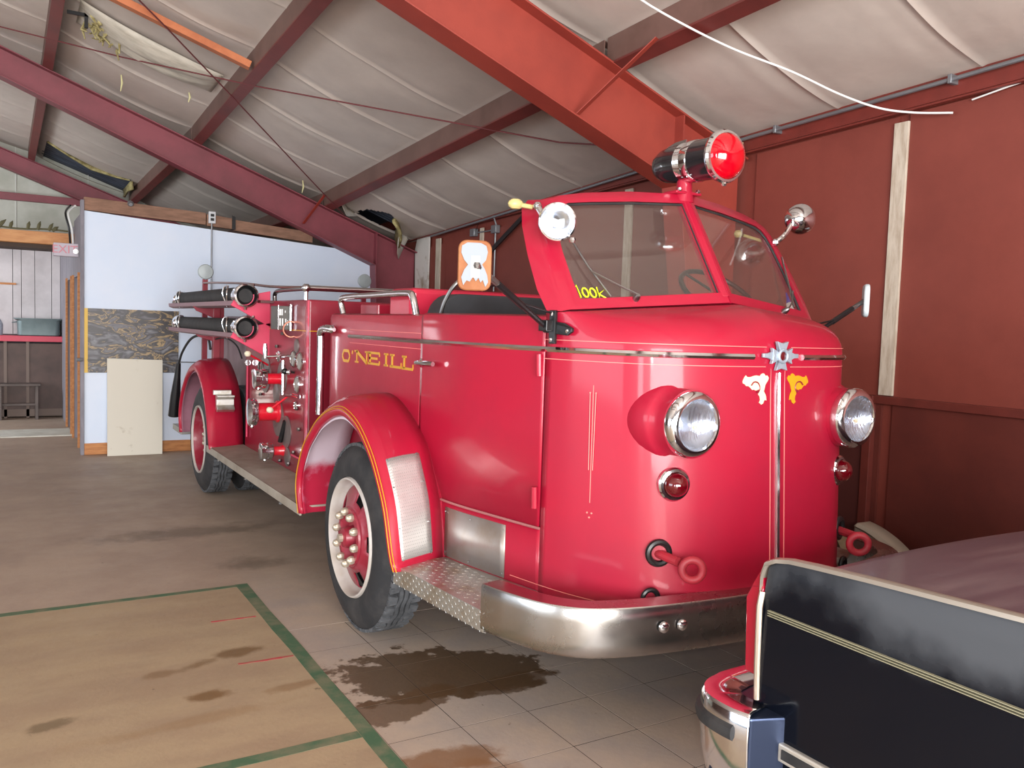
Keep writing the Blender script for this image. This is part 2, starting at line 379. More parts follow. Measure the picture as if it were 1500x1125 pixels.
def zin(x, y, sag=1.):
    ps = [XW]+PURX+[2*RIDGE-p for p in PURX[::-1]]+[XL]
    s_ = 0
    for a, b in zip(ps, ps[1:]):
        if b <= x <= a:
            t = (a-x)/(a-b); s_ = math.sin(PI*t)**.8 if 0 < t < 1 else 0
    ph = ((y-SEAM0)/DSE) % 1.0
    e = min(ph, 1-ph)*DSE                                # distance to a seam
    rid = math.exp(-(e/.012)**2)*.013*(.35+s_)
    bil = (1-math.exp(-(e/.12)**2))
    nz_ = mnoise.noise(Vector((x*1.7, y*2.2, 3)))*.020+mnoise.noise(Vector((x*.9, y*9, 8)))*.010*math.exp(-(e/.2)**2)*2
    return zr(x, y)-s_*(.050+.004*bil)*sag-rid-.012+nz_*s_*.5
yb = [YB]
k = math.ceil((YB-SEAM0)/DSE+.01)
while SEAM0+k*DSE < YE: yb.append(SEAM0+k*DSE); k += 1
yb.append(YE)
ceil = struct(MB().prism([(XW+.1, YB, zr(XW, YB)+.16), (RIDGE, YB, zr(RIDGE, YB)+.18), (RIDGE, YE, zr(RIDGE, YE)+.18), (XW+.1, YE, zr(XW, YE)+.16)], (0, 0, .01)).build('ceiling', DECK, smooth=False))
# corrugated steel roof seen through the torn insulation
for (x0, x1, y0, y1) in ((3.3, 4.8, 9.6, 10.8), (.4, 2.1, 14.6, 16.6)):
    vs = []; fs = []; n = 48; 
    for i in range(n+1):
        y = y0+(y1-y0)*i/n; dz = (.10 if x0 > 2 else .012)+.02*(1 if (i//2) % 2 else 0)
        for x in (x0, x1): vs.append((x, y, zr(x, y)+dz))
    fs = [(2*i, 2*i+1, 2*i+3, 2*i+2) for i in range(n)]
    o = MB().add(vs, fs).build('roof_sheet', DECK, ceil, smooth=False); o['label'] = 'corrugated steel roofing seen through torn insulation'
for a, b in zip(yb, yb[1:]):
    fine = (a > 9.3 and b < 11) or a > 14.4
    stepy = .028 if a > 1.5 and b < 11.7 else .07
    ny_ = max(2, int((b-a)/stepy)); 
    x0 = XW+.02 ; x1 = -4.2; nx_ = 150 if not fine else 300
    vs = []; fs = []
    for j in range(ny_+1):
        y = a+(b-a)*j/ny_
        for i in range(nx_+1):
            x = x0+(x1-x0)*i/nx_; vs.append((x, y, zin(x, y)))
    for j in range(ny_):
        for i in range(nx_):
            x = x0+(x1-x0)*(i+.5)/nx_; y = a+(b-a)*(j+.5)/ny_
            if fine:
                jx = x+.03*mnoise.noise(Vector((x*9, y*9, 1))); jy = y+.03*mnoise.noise(Vector((x*9, y*9, 5)))
                if inpoly(jx, jy, HOLE1) or inpoly(jx, jy, HOLE1B) or inpoly(jx, jy, HOLE2): continue
            q = j*(nx_+1)+i; fs.append((q, q+1, q+nx_+2, q+nx_+1))
    me = MB().add(vs, fs).build('insulation_sheet', INS, ceil, ang=1.2, fixn=False)
# far slope of the roof beyond the ridge (plain, hardly visible)
MB().add([(-4.2, YB, zr(-4.2, YB)-.05), (XL, YB, zr(XL, YB)-.05), (XL, YE, zr(XL, YE)-.05), (-4.2, YE, zr(-4.2, YE)-.05)], [(0, 1, 2, 3)]).build('insulation_sheet', INS, ceil, smooth=False)
# torn flaps hanging around the hole
def flap(pts, drop, m, nm='torn_flap', seed=0, th=.004):
    rnd = random.Random(seed); top = [Vector((x, y, zin(x, y))) for x, y in pts]; n = len(top); mid = []; bot = []
    for i, p in enumerate(top):
        d = drop[i % len(drop)]; mid.append(p+Vector((rnd.uniform(-.02, .02), rnd.uniform(-.03, .01), -d*.5))); bot.append(p+Vector((rnd.uniform(-.03, .03), rnd.uniform(-.05, .0), -d*(.85+.3*rnd.random()))))
    o = MB().loft([top, mid, bot]).build(nm, m, ceil, ang=1.2, solid=th); return o
INSB = mat('insulation_facing_pale', (206, 206, 204), .6, col2=(190, 178, 160), scale=5)
flap([(3.52, 10.28), (3.62, 10.36), (3.72, 10.48), (3.80, 10.60), (3.92, 10.62)], [.03, .13, .17, .14, .06], INSB, seed=1)
flap([(4.40, 10.30), (4.45, 10.45), (4.50, 10.55), (4.56, 10.60), (4.66, 10.62)], [.16, .30, .34, .26, .04], INSB, seed=2)
flap([(4.24, 10.06), (4.34, 10.16), (4.42, 10.30), (4.46, 10.48)], [.05, .12, .16, .22], WOOL, seed=3, th=.03)
flap([(.62, 15.0), (.9, 15.15), (1.25, 15.3), (1.6, 15.28), (1.80, 15.15)], [.03, .05, .07, .04, .02], WOOL, seed=4, th=.03)
flap([(1.84, 15.2), (1.84, 15.7), (1.84, 16.2)], [.12, .1, .14], WOOL, seed=5, th=.04)
# sagging pulled-down sheet near the tear at upper left, with wool
def sagsheet():
    vs = []; fs = []; n = 26; m_ = 12
    for j in range(m_+1):
        for i in range(n+1):
            u = i/n; v = j/m_
            x = .62+1.22*u; y = 8.62+.22*v*2.6
            z = zin(x, y)-.02-.105*math.sin(PI*u)**.7*math.sin(PI*v)**.6-.02*math.sin(v*21+u*3)*math.sin(PI*u)*math.sin(PI*v)
            vs.append((x, y, z))
    for j in range(m_):
        for i in range(n): q = j*(n+1)+i; fs.append((q, q+1, q+n+2, q+n+1))
    MB().add(vs, fs).build('sagging_sheet', mat('sagging_sheet_facing', (196, 188, 174), .55, col2=(172, 164, 150), scale=5, stretch=(1, 5, 1), bump=.3, bscale=10), ceil, ang=1.2, solid=.004)
sagsheet()
wl = MB()
for k in range(26):
    x = .68+random.random()*.34; y = 8.74+random.random()*.3; z = zin(x, y)-.05
    wl.tube([(x, y, z), (x+random.uniform(-.05, .05), y+random.uniform(-.05, .05), z-random.uniform(.03, .09)), (x+random.uniform(-.09, .09), y+random.uniform(-.09, .09), z-random.uniform(.04, .14))], [.014, .012, .006], 5)
tag(wl.build('wool_tuft', WOOL, ceil), kind='stuff')
for (x, y, l) in ((1.09, 9.96, .17), (1.69, 9.54, .10), (3.18, 10.45, .15), (.98, 9.2, .1)):
    MB().tube([(x, y, zin(x, y)), (x+.008, y-.01, zin(x, y)-l*.5), (x-.006, y, zin(x, y)-l)], [.006, .011, .004], 6).build('hanging_shred', mat('pale_shred', (206, 200, 150), .8), ceil)

# ------------------------------------------------------------------ steel frames
def frame(n, Y, top, bot, xin, xin0, zhaunch, m, thick=.10, xend=RIDGE):
    """top=(a,s): z=a-s*x ; bot=(a,s). inner column flange from (xin,zhaunch) to (xin0,0)"""
    t = lambda x: top[0]-top[1]*x; bb = lambda x: bot[0]-bot[1]*x
    mb = MB()
    for sgn, xe in ((1, XW-.03),):
        web = [(xend, Y, t(xend)), (xend, Y, bb(xend)), (xin, Y, bb(xin)), (xin0, Y, 0), (xe, Y, 0), (xe, Y, t(xe))]
        mb.prism(web, (0, .012, 0))
    W = .10
    rf = MB().prism([(xend, Y-W, t(xend)), (xe, Y-W, t(xe)), (xe, Y-W, t(xe)-.014), (xend, Y-W, t(xend)-.014)], (0, 2*W, 0))
    bf = MB().prism([(xend, Y-W, bb(xend)), (xin, Y-W, bb(xin)), (xin, Y-W, bb(xin)-.014), (xend, Y-W, bb(xend)-.014)], (0, 2*W, 0))
    cfl = MB().prism([(xin, Y-W, bb(xin)), (xin0, Y-W, 0), (xin0-.014, Y-W, 0), (xin-.014, Y-W, bb(xin))], (0, 2*W, 0))
    r = struct(mb.build('trim_%d' % n, m, smooth=False))
    r['label'] = None; del r['label']
    rf.build('upper_flange', m, r, smooth=False, bevel=.003); bf.build('lower_flange', m, r, smooth=False, bevel=.003); cfl.build('column_flange', m, r, smooth=False, bevel=.003)
    # stiffeners
    st = MB().prism([(xin, Y-.09, bb(xin)), (xin+.012, Y-.09, bb(xin)), (xin+.012, Y-.09, t(xin)), (xin, Y-.09, t(xin))], (0, .18, 0)); st.build('stiffener', m, r, smooth=False)
    return r
f1 = frame(1, 4.75, (4.654, .365), (4.21, .378), 4.13, 4.5, 2.65, STEELRED)
f2 = frame(2, 10.62, (4.345, .374), (4.048, .403), 4.19, 4.3, 2.36, STEELDIM)
f3 = frame(3, 16.35, (4.235, .36), (3.95, .37), 4.2, 4.3, 2.4, STEELDIM)
# purlins (C sections)
n_t = 10
for px in PURX:
    for (ya, yb_) in ((YB, 4.75), (4.75, 10.62), (10.62, 16.35)):
        pts = []
        for y in (ya+.02, yb_-.02):
            zt = zr(px, y)-.015; sl = .37
            pts.append([(px-.006, y, zt), (px+.07, y, zt-.028), (px+.07, y, zt-.036), (px+.002, y, zt-.008), (px+.002, y, zt-.172), (px+.07, y, zt-.196), (px+.07, y, zt-.204), (px-.006, y, zt-.18)])
        o = MB().loft(pts, True, True).build('trim_%d' % n_t, PURL, smooth=False); struct(o); n_t += 1
        ft = [[(px-.010, y, zr(px, y)-.185), (px+.085, y, zr(px, y)-.222), (px+.085, y, zr(px, y)-.236), (px-.010, y, zr(px, y)-.199)] for y in (ya+.02, yb_-.02)]
        MB().loft(ft, True, True).build('bottom_flange', PURLF, o, smooth=False)
# eave strut
pts = []
for y in (YB, YE):
    z = zr(XW, y)-.0
    pts.append([(XW-.02, y, z+.02), (XW-.10, y, z+.02), (XW-.10, y, z+.005), (XW-.035, y, z-.01), (XW-.035, y, z-.17), (XW-.06, y, z-.185), (XW-.06, y, z-.195), (XW-.02, y, z-.195)])
struct(MB().loft(pts, True, True).build('trim_30', mat('eave_strut_red', (116, 45, 37), .45, col2=(102, 40, 33), scale=4), smooth=False))
pts = []
# conduit below the eave strut
cd = thing('conduit', (XW-.06, 3, 2.9), 'dark grey steel conduit running under the eave along the red wall', 'conduit')
MB().tube([(XW-.085, y, zr(XW, y)-.045-.006*(y > 2)) for y in (-5, 0, 2, 3, 4, 4.6, 6, 8, 10)], .013, 10).build('pipe', GALV, cd)
for y in (1.6, 3.05, 4.35, 7.5): MB().box((XW-.105, y-.012, zr(XW, y)-.075), (XW-.03, y+.012, zr(XW, y)-.022)).build('clamp', GALV, cd, bevel=.003)
# flange braces
def bar(a, b, wx, wz, name, m, parent=None, **k):
    a = Vector(a); b = Vector(b); d = (b-a).normalized(); s_ = d.cross(Vector((0, 0, 1))).normalized(); u = s_.cross(d)
    R = lambda p: [p+s_*wx/2+u*wz/2, p-s_*wx/2+u*wz/2, p-s_*wx/2-u*wz/2, p+s_*wx/2-u*wz/2]
    return MB().loft([R(a), R(b)], True, True).build(name, m, parent, smooth=False, **k)
bar((3.22, 4.655, 2.995), (3.46, 4.18, 3.40), .04, .006, 'flange_brace', STEELRED, f1)
bar((3.22, 10.52, 2.80), (3.38, 10.2, 3.13), .04, .006, 'flange_brace', mat('rust_red', (150, 52, 40), .6), f2)
# rod bracing under the roof
RODM = mat('rod_paint', (104, 50, 52), .5)
def ceilrod(P, dz): return [(x, y, zr(x, y)-dz) for x, y in P]
r1 = tag(MB().tube(ceilrod([(-.9, 10.5), (0, 9.97), (1.01, 9.08), (2.0, 8.1), (3.04, 6.95), (3.95, 5.96), (4.5, 5.0)], .20), .007, 6).build('brace_rod', RODM), 'thin maroon brace rod crossing from upper left ceiling to behind nearest rafter', 'rod')
r2_ = tag(MB().tube(ceilrod([(.6, 7.3), (1.19, 7.86), (1.96, 8.65), (3.2, 9.94), (3.75, 10.5)], .205), .007, 6).build('brace_rod', RODM), 'thin maroon brace rod running down the ceiling towards the torn insulation', 'rod')
# loose timber under the ceiling
a = Vector((.55, 7.99, zr(.55, 7.99)-.16)); b = Vector((1.89, 7.80, zr(1.89, 7.80)-.17))
tb = bar(a, b, .10, .06, 'timber', mat('orange_timber', (190, 112, 70), .6, col2=(168, 92, 54), scale=5), bevel=.003)
tag(tb, 'orange brown timber batten wedged between purlins at upper left', 'timber')
# black bracket near the tear
bk = MB().box((.66, 8.80, zr(.7, 8.8)-.20), (.69, 8.83, zr(.7, 8.8)-.03)).box((.52, 8.80, zr(.6, 8.8)-.14), (.69, 8.82, zr(.6, 8.8)-.11))
tag(bk.build('bracket', BLKP, smooth=False), 'small black metal bracket beside the yellow wool tear', 'bracket')
# white cable
WC = mat('white_cable', (226, 226, 224), .45)
P = smoothpath([(1.95, 3.7, 3.99), (2.5, 3.8, 3.76), (3.06, 3.93, 3.525), (3.148, 3.953, 3.488), (3.413, 3.898, 3.394), (3.726, 3.794, 3.284), (4.047, 3.633, 3.173), (4.347, 3.524, 3.068), (4.56, 3.402, 2.995), (4.70, 3.26, 2.962), (4.755, 3.053, 2.929)], 6)
tag(MB().tube(P, .0065, 8).build('cable', WC), 'thick white cable swooping across the ceiling to the red wall', 'cable')
P = smoothpath([(4.77, 2.95, 2.985), (4.765, 2.6, 3.03), (4.76, 2.2, 3.06)], 6)
tag(MB().tube(P, .005, 8).build('cable', WC), 'short white cable at the top right edge of the red wall', 'cable')
# hook with tag under conduit
tag(MB().tube([(XW-.09, 4.66, 3.02), (XW-.09, 4.66, 2.96), (XW-.09, 4.65, 2.93)], [.005, .012, .008], 8).build('hook', mat('pale_hook', (196, 180, 140), .6)), 'small pale hook hanging from the conduit by the red lamp', 'hook')

# ------------------------------------------------------------------ right wall
wr = struct(MB().box((XW+.02, YB, 0), (XW+.12, YE, 3.6)).build('wall_right', PLY, smooth=False))
ys = [YB, -2.0, -.35, .92, 2.14, 3.36, 3.43, 4.6, 4.9, 6.07, 7.29, 8.51, 9.73, 10.6]
prev = None
for a, b in zip(ys, ys[1:]):
    if b-a < .2 or (a > 4.5 and b < 5): continue
    top = [(XW, a+.004, 1.245), (XW, b-.004, 1.245), (XW, b-.004, zr(XW, b)-.16), (XW, a+.004, zr(XW, a)-.16)]
    MB().prism(top, (.016, 0, 0)).build('plywood_panel', PLY, wr, smooth=False)
    MB().box((XW, a+.004, .01), (XW+.016, b-.004, 1.235)).build('dado_panel', PLYD, wr, smooth=False)
# rail and post
struct(MB().box((XW-.035, YB, 1.195), (XW, 3.50, 1.245)).build('trim_40', TRIMR, smooth=False, bevel=.003))
struct(MB().box((XW-.035, 5.0, 1.195), (XW, 10.5, 1.245)).build('trim_41', TRIMR, smooth=False, bevel=.003))
struct(MB().box((XW-.045, 3.47, 0), (XW, 3.53, 1.245)).build('trim_42', TRIMR, smooth=False, bevel=.003))
struct(MB().box((XW-.03, 3.53, 0), (XW, 4.62, 1.2)).build('trim_43', mat('dark_board', (78, 34, 30), .6), smooth=False))
bar((XW-.01, 1.1, 1.1), (XW-.01, 2.85, .1), .02, .09, 'diagonal_board', PLYD, wr)
# battens
def batten(y0, y1, z0, z1, name, lab, m=BATT):
    bm_ = MB().box((XW-.018, y0, z0), (XW, y1, z1)).build(name, m, smooth=False, bevel=.003); return tag(bm_, lab, 'batten')
batten(3.352, 3.452, 1.25, 2.945, 'wooden_batten', 'tall whitewashed plank on red wall right of the truck')
batten(6.02, 6.13, 1.25, 2.86, 'wooden_batten', 'whitewashed batten on the wall seen through the windshield')
batten(8.74, 8.82, 1.25, 2.74, 'wooden_batten', 'narrow whitewashed batten just left of the grey conduit on far wall')
batten(9.86, 9.99, 1.25, 2.70, 'wooden_batten', 'narrow whitewashed batten beside the wide white plank')
sp = MB()
sp.prism([(XW-.03, 10.19, 1.3), (XW-.03, 10.55, 1.3), (XW-.03, 10.60, 2.6), (XW-.03, 10.48, 2.86), (XW-.03, 10.17, 2.90)], (.02, 0, 0))
tag(sp.build('wide_plank', mat('stained_white_plank', (208, 204, 198), .7, col2=(150, 132, 112), scale=3.5, mix=(.58, .72)), smooth=False), 'wide stained white plank in the corner beside the far steel column', 'plank')
# far wall electrics
eb = thing('electrical_conduit', (XW-.03, 8.43, 2.0), 'thin grey conduit with two junction boxes on the far red wall', 'conduit')
MB().tube([(XW-.03, 8.43, 2.0), (XW-.03, 8.43, 2.6), (XW-.03, 8.42, 2.75), (XW-.08, 8.4, 2.84)], .01, 8).build('pipe', GALV, eb)
MB().tube([(XW-.03, 8.43, 2.69), (XW-.03, 8.94, 2.69)], .008, 8).build('pipe', GALV, eb)
MB().tube([(XW-.03, 8.9, 2.7), (XW-.03, 8.8, 2.85), (XW-.05, 8.7, 3.0)], .003, 6).build('wire', BLKP, eb)
for y in (8.43, 8.94): MB().box((XW-.06, y-.055, 2.65), (XW, y+.055, 2.74)).build('junction_box', GALV, eb, bevel=.006)
st_ = bar((XW-.05, 7.75, 2.80), (XW-.05, 8.75, 2.33), .02, .05, 'strap', BLKP); tag(st_, 'black diagonal strap on the wall behind the truck mirror', 'strap')
# thin dark cable between corner and seat
P = smoothpath([(4.7, 10.4, 1.93), (4.6, 9.6, 1.94), (4.7, 8.9, 1.97), (4.72, 8.3, 2.07)], 5)
tag(MB().tube(P, .012, 6).build('hanging_bar', mat('dark_rod', (70, 30, 34), .6)), 'dark red bar on the far wall above the truck body', 'bar')
tag(MB().box((XW-.012, 2.52, 2.12), (XW-.002, 2.535, 2.17)).build('paper_scrap', mat('white_scrap', (230, 225, 225), .8)), 'tiny white scrap stuck on the right red wall', 'scrap')
# ------------------------------------------------------------------ other enclosing walls
DW = mat('dim_wall_paint', (120, 92, 84), .8, col2=(104, 80, 72), scale=2)
wf = MB()
wf.box((-9.4, YB-.1, 0), (-8.0, YB, 4.2)).box((-6.6, YB-.1, 0), (-4.0, YB, 4.2)).box((2.2, YB-.1, 0), (XW+.1, YB, 3.4)).box((-9.4, YB-.1, 3.45), (XW+.1, YB, 5.4))
struct(wf.build('wall_front', DW, smooth=False))
wl_ = MB().box((XL-.1, YB, 0), (XL, -.6, 3.6)).box((XL-.1, 7.0, 0), (XL, YE, 3.6)).box((XL-.1, -.6, 3.6), (XL, 7.0, 3.9))
struct(wl_.build('wall_left', DW, smooth=False))
wb = struct(MB().box((XL, 16.6, 0), (XW+.1, 16.7, 6)).build('wall_back', CREAM, smooth=False))
for x in (-3.2, -2.28, -1.36, -.44, .22, 1.3, 2.2): MB().box((x-.006, 16.585, 0), (x+.006, 16.602, 5.5)).build('panel_joint', mat('pale_joint', (206, 206, 200), .6), wb, smooth=False)
struct(MB().box((XL, 16.5, 3.43), (4.7, 16.6, 3.55)).build('trim_50', STEELDIM, smooth=False, bevel=.004))

# ------------------------------------------------------------------ partition (pale blue)
YP = 10.72
wp = struct(MB().prism([(.80, YP, 0), (4.35, YP, 0), (4.35, YP, 2.50), (.80, YP, 2.745)], (0, .10, 0)).build('wall_partition', BLUEW, smooth=False))
# left return of the partition with door frames
GREYW = mat('grey_boarding', (140, 136, 144), .75, col2=(116, 112, 120), scale=3, stretch=(3, 3, .6))
sr = MB().box((.80, YP+.10, 0), (.90, 11.35, 2.76)).box((.80, 11.35, 2.05), (.90, 12.25, 2.76)).box((.80, 12.25, 0), (.90, 12.6, 2.7)).box((.80, 12.6, 2.05), (.90, 13.5, 2.7)).box((.80, 13.5, 0), (.90, 15.3, 2.7))
rw = struct(sr.build('wall_return', GREYW, smooth=False))
for y in (11.33, 12.27, 12.58, 13.5): struct(MB().box((.775, y-.03, 0), (.80, y+.03, 2.08)).build('trim_%d' % (60+int(y*7) % 30), WOOD, smooth=False))
d1 = struct(MB().box((.86, 11.36, .01), (.89, 12.24, 2.04)).build('door_1', mat('brown_door', (112, 92, 84), .6, col2=(96, 78, 70), scale=3), smooth=False)); 
MB().sphere((.84, 11.5, 1.02), .03).build('door_handle', CHR, d1)
d2 = struct(MB().box((.86, 12.62, .01), (.89, 13.48, 2.04)).build('door_2', MATS['brown_door'], smooth=False))
struct(MB().box((.765, YP-.02, 0), (.80, YP+.1, 2.86)).build('trim_55', GREYW, smooth=False, bevel=.003))
# header boards on top
struct(MB().prism([(.80, YP-.01, 2.75), (2.10, YP-.01, 2.70), (2.10, YP-.01, 2.84), (.80, YP-.01, 2.895)], (0, .09, 0)).build('trim_56', WOODB, smooth=False, bevel=.004))
struct(MB().prism([(2.44, YP-.01, 2.66), (3.40, YP-.01, 2.59), (3.40, YP-.01, 2.72), (2.44, YP-.01, 2.79)], (0, .09, 0)).build('trim_57', WOODB, smooth=False, bevel=.004))
struct(MB().prism([(2.11, YP-.012, 2.69), (2.44, YP-.012, 2.675), (2.44, YP-.012, 2.80), (2.11, YP-.012, 2.83)], (0, .09, 0)).build('trim_58', WOODB, smooth=False, bevel=.004))
tag(MB().prism([(2.40, YP-.03, 2.67), (2.44, YP-.03, 2.67), (2.44, YP-.03, 2.82), (2.40, YP-.03, 2.84)], (0, .018, 0)).build('hinge_strap', BLKP, smooth=False), 'black strap over the joint of the brown header boards', 'strap')
tag(MB().lathe([(.03, -.03), (.035, 0), (.02, .03)], (1.27, YP-.05, 2.86), (0, -1, -.4), 12).build('small_lamp', GALV), 'tiny grey lamp head on the header board above blue wall', 'lamp')
struct(MB().box((.80, YP-.018, .001), (4.3, YP, .13)).build('baseboard_partition', WOOD, smooth=False, bevel=.003))
# marbled panel
mm = bpy.data.materials.new('marbled_board'); mm.use_nodes = True; nt = mm.node_tree; pb = nt.nodes['Principled BSDF']; pb.inputs['Roughness'].default_value = .4
g = nt.nodes.new('ShaderNodeNewGeometry'); n1 = nt.nodes.new('ShaderNodeTexNoise'); n1.inputs['Scale'].default_value = 3.5; n1.inputs['Detail'].default_value = 9; n1.inputs['Distortion'].default_value = 2.2
mp = nt.nodes.new('ShaderNodeMapping'); mp.inputs['Scale'].default_value = (1, 1, 1.9); nt.links.new(g.outputs['Position'], mp.inputs[0]); nt.links.new(mp.outputs[0], n1.inputs['Vector'])
crp = nt.nodes.new('ShaderNodeValToRGB'); e = crp.color_ramp.elements
e[0].position = .30; e[0].color = (*s2l((120, 120, 126)), 1); e[1].position = .45; e[1].color = (*s2l((58, 54, 58)), 1)
for p, c in ((.52, (64, 60, 60)), (.555, (168, 142, 100)), (.585, (72, 66, 64)), (.66, (104, 102, 110)), (.75, (60, 56, 58))):
    q = e.new(p); q.color = (*s2l(c), 1)
nt.links.new(n1.outputs['Fac'], crp.inputs[0]); nt.links.new(crp.outputs[0], pb.inputs['Base Color'])
mp_ = thing('marbled_board', (1.31, YP, .93), 'dark marbled board with gold veins fixed to the blue wall', 'board')
MB().box((.835, YP-.018, .935), (1.80, YP-.001, 1.66)).build('board', mm, mp_, smooth=False)
o = MB().box((.80, YP-.025, .935), (.835, YP-.001, 1.66)).build('edge_strip', mat('yellow_wood_edge', (214, 176, 84), .6), mp_, smooth=False); o['label'] = 'yellow wooden edge strip'
lb = MB().prism([(1.02, YP-.20, .002), (1.60, YP-.20, .002), (1.62, YP-.045, 1.085), (1.03, YP-.045, 1.10)], (0, .012, 0))
tag(lb.build('leaning_board', mat('stained_white_board', (206, 200, 186), .6, col2=(150, 134, 110), scale=4, mix=(.60, .75)), smooth=False), 'stained white board leaning against the blue wall', 'board')
cdd = thing('outlet_conduit', (2.16, YP-.02, 2.1), 'thin conduit with an electrical outlet box at the top of blue wall', 'outlet')
MB().tube([(2.165, YP-.02, 1.9), (2.165, YP-.02, 2.72)], .010, 8).build('conduit', GALV, cdd)
ob = MB().box((2.125, YP-.05, 2.72), (2.205, YP, 2.86)).build('outlet_box', mat('outlet_plate', (200, 202, 206), .4), cdd, bevel=.006)
for z in (2.765, 2.815): MB().box((2.145, YP-.054, z-.016), (2.185, YP-.049, z+.016)).build('socket', BLKP, ob, smooth=False)
rl = MB().tube([(.83, YP-.03, 1.08), (2.0, YP-.03, 1.06)], .006, 8).tube([(.72, YP-.03, 1.08), (.78, YP-.03, 1.08)], .02, 8)
tag(rl.build('wall_rod', GALV), 'thin steel rod running across the marbled board', 'rod')
# ------------------------------------------------------------------ back room at left
th_ = struct(MB().box((-4, 12.45, .0), (.80, 13.2, .012)).build('trim_70', mat('pale_floor_strip', (206, 206, 196), .6, col2=(186, 184, 172), scale=4), smooth=False))  # pale strip across the back room floor
YR = 15.2
PLK = mat('white_planking', (196, 190, 192), .7, col2=(176, 170, 172), scale=2)
wk = struct(MB().box((-4, YR+.03, 0), (.90, YR+.08, 2.62)).build('wall_rear_room', mat('plank_shadow', (90, 88, 92), .8), smooth=False))
xs = [-4, -3.1, -2.3, -1.5, -.7, -.12, .155, .27, .45, .68, .80, .86, .90]
for a, b in zip(xs, xs[1:]): MB().box((a+.004, YR, 1.25), (b-.004, YR+.03, 2.60)).build('plank', PLK, wk, smooth=False)
DP = mat('dark_brown_panel', (86, 66, 60), .6, col2=(66, 50, 46), scale=2.5)
for a, b in ((-2.8, -1.9), (-1.9, -.95), (-.95, .05), (.05, .34), (.34, .86)):
    MB().box((a+.02, YR-.42, .13), (b-.02, YR-.40, 1.12)).build('lower_panel', DP, wk, smooth=False)
FRM = mat('grey_brown_frame', (112, 96, 88), .7)
for a in (-2.8, -1.9, -.95, .05, .34, .86): MB().box((a-.02, YR-.43, .0), (a+.02, YR-.39, 1.15)).build('panel_stile', FRM, wk, smooth=False)
MB().box((-4, YR-.43, .02), (.88, YR-.38, .13)).build('panel_rail', FRM, wk, smooth=False)
shf = tag(MB().box((-4, YR-.46, 1.15), (.88, YR-.002, 1.235)).build('counter', mat('red_counter', (190, 58, 80), .5), smooth=False, bevel=.004), 'long red counter top in the back room at far left', 'counter')
tub = thing('metal_tub', (.49, YR-.25, 1.237), 'dull grey-green metal tub standing on the red counter', 'tub')
TUBM = mat('tub_metal', (112, 126, 128), .5, .4, col2=(96, 110, 112), scale=3)
rings = []
for z, kx, ky in ((1.237, .27, .17), (1.25, .28, .18), (1.46, .285, .185), (1.49, .33, .2), (1.50, .33, .2), (1.49, .28, .18), (1.25, .27, .17)):
    rings.append([(.49+x, YR-.25+y, z) for x, y in roundrect(0, 0, kx, ky, .07)])
MB().loft(rings, True, True).build('basin', TUBM, tub)
for s in (-1, 1): MB().tube(smoothpath([(.49+s*.285, YR-.30, 1.44), (.49+s*.34, YR-.28, 1.43), (.49+s*.34, YR-.22, 1.43), (.49+s*.285, YR-.20, 1.44)], 4), .008, 6).build('handle', TUBM, tub)
bn = thing('bench', (.1, 14.5, 0), 'low dark wooden bench in the back room at far left', 'bench')
BW = mat('bench_wood', (92, 80, 76), .6, col2=(76, 66, 62), scale=4)
MB().box((-.55, 14.45, .50), (.50, 14.7, .535)).build('seat', BW, bn, bevel=.004)
for x in (-.5, -.02, .45):
    MB().box((x-.02, 14.48, 0), (x+.02, 14.67, .50)).build('leg', BW, bn, bevel=.003)
MB().box((-.5, 14.56, .2), (.45, 14.585, .235)).build('stretcher', BW, bn, bevel=.003)
tag(MB().box((-1.2, YR-.02, 2.0), (.20, YR-.001, 2.03)).build('wall_strip', WOOD, smooth=False), 'thin wooden strip nailed to the white planks', 'strip')
tag(MB().lathe([(.05, 0), (.055, .16), (.04, .2), (.02, .24), (0, .24)], (-.03, YR-.2, 1.237), (0, 0, 1), 14).build('bottle', mat('grey_bottle', (150, 156, 170), .3)), 'pale grey bottle at the left edge of the red counter', 'bottle')
# header beam across the opening
hb = struct(MB().box((-6.5, 12.25, 2.45), (.80, 12.4, 2.60)).build('trim_71', mat('header_beam_wood', (204, 148, 96), .6, col2=(182, 120, 72), scale=4, stretch=(1, 5, 5)), smooth=False, bevel=.005))
struct(MB().box((-6.5, 12.40, 2.40), (.80, 12.95, 2.45)).build('trim_72', mat('dark_soffit', (70, 56, 48), .8), smooth=False))
br = thing('dried_branch', (.1, 12.3, 2.6), 'dried twig garland lying along the orange beam', 'branch')
BRN = mat('dry_twig', (96, 92, 66), .85)
MB().tube(smoothpath([(-.6, 12.30, 2.62), (-.2, 12.32, 2.64), (.2, 12.30, 2.62), (.5, 12.32, 2.64), (.74, 12.3, 2.63)], 6), .012, 6).build('stem', BRN, br)
for x, h, l in ((-.12, .16, .05), (-.02, .10, .08), (.10, .09, .03), (.29, .10, .02), (.40, .11, .03), (.52, .10, .05), (.56, .06, .07)):
    MB().tube([(x, 12.30, 2.62), (x+l*.5, 12.29, 2.62+h*.6), (x+l, 12.30, 2.62+h)], [.02, .024, .004], 6).build('leaf', BRN, br)
for k in range(2):
    P = smoothpath([(.70+.05*k, 11.3, 2.85), (.66+.03*k, 11.5, 2.78), (.70+.03*k, 11.55, 2.6), (.71+.03*k, 11.5, 2.42)], 5)
    tag(MB().tube(P, .012, 8).build('loose_cable', BLKP if k == 0 else WC), ('black' if k == 0 else 'white')+' cable looping over the top of the partition end', 'cable')
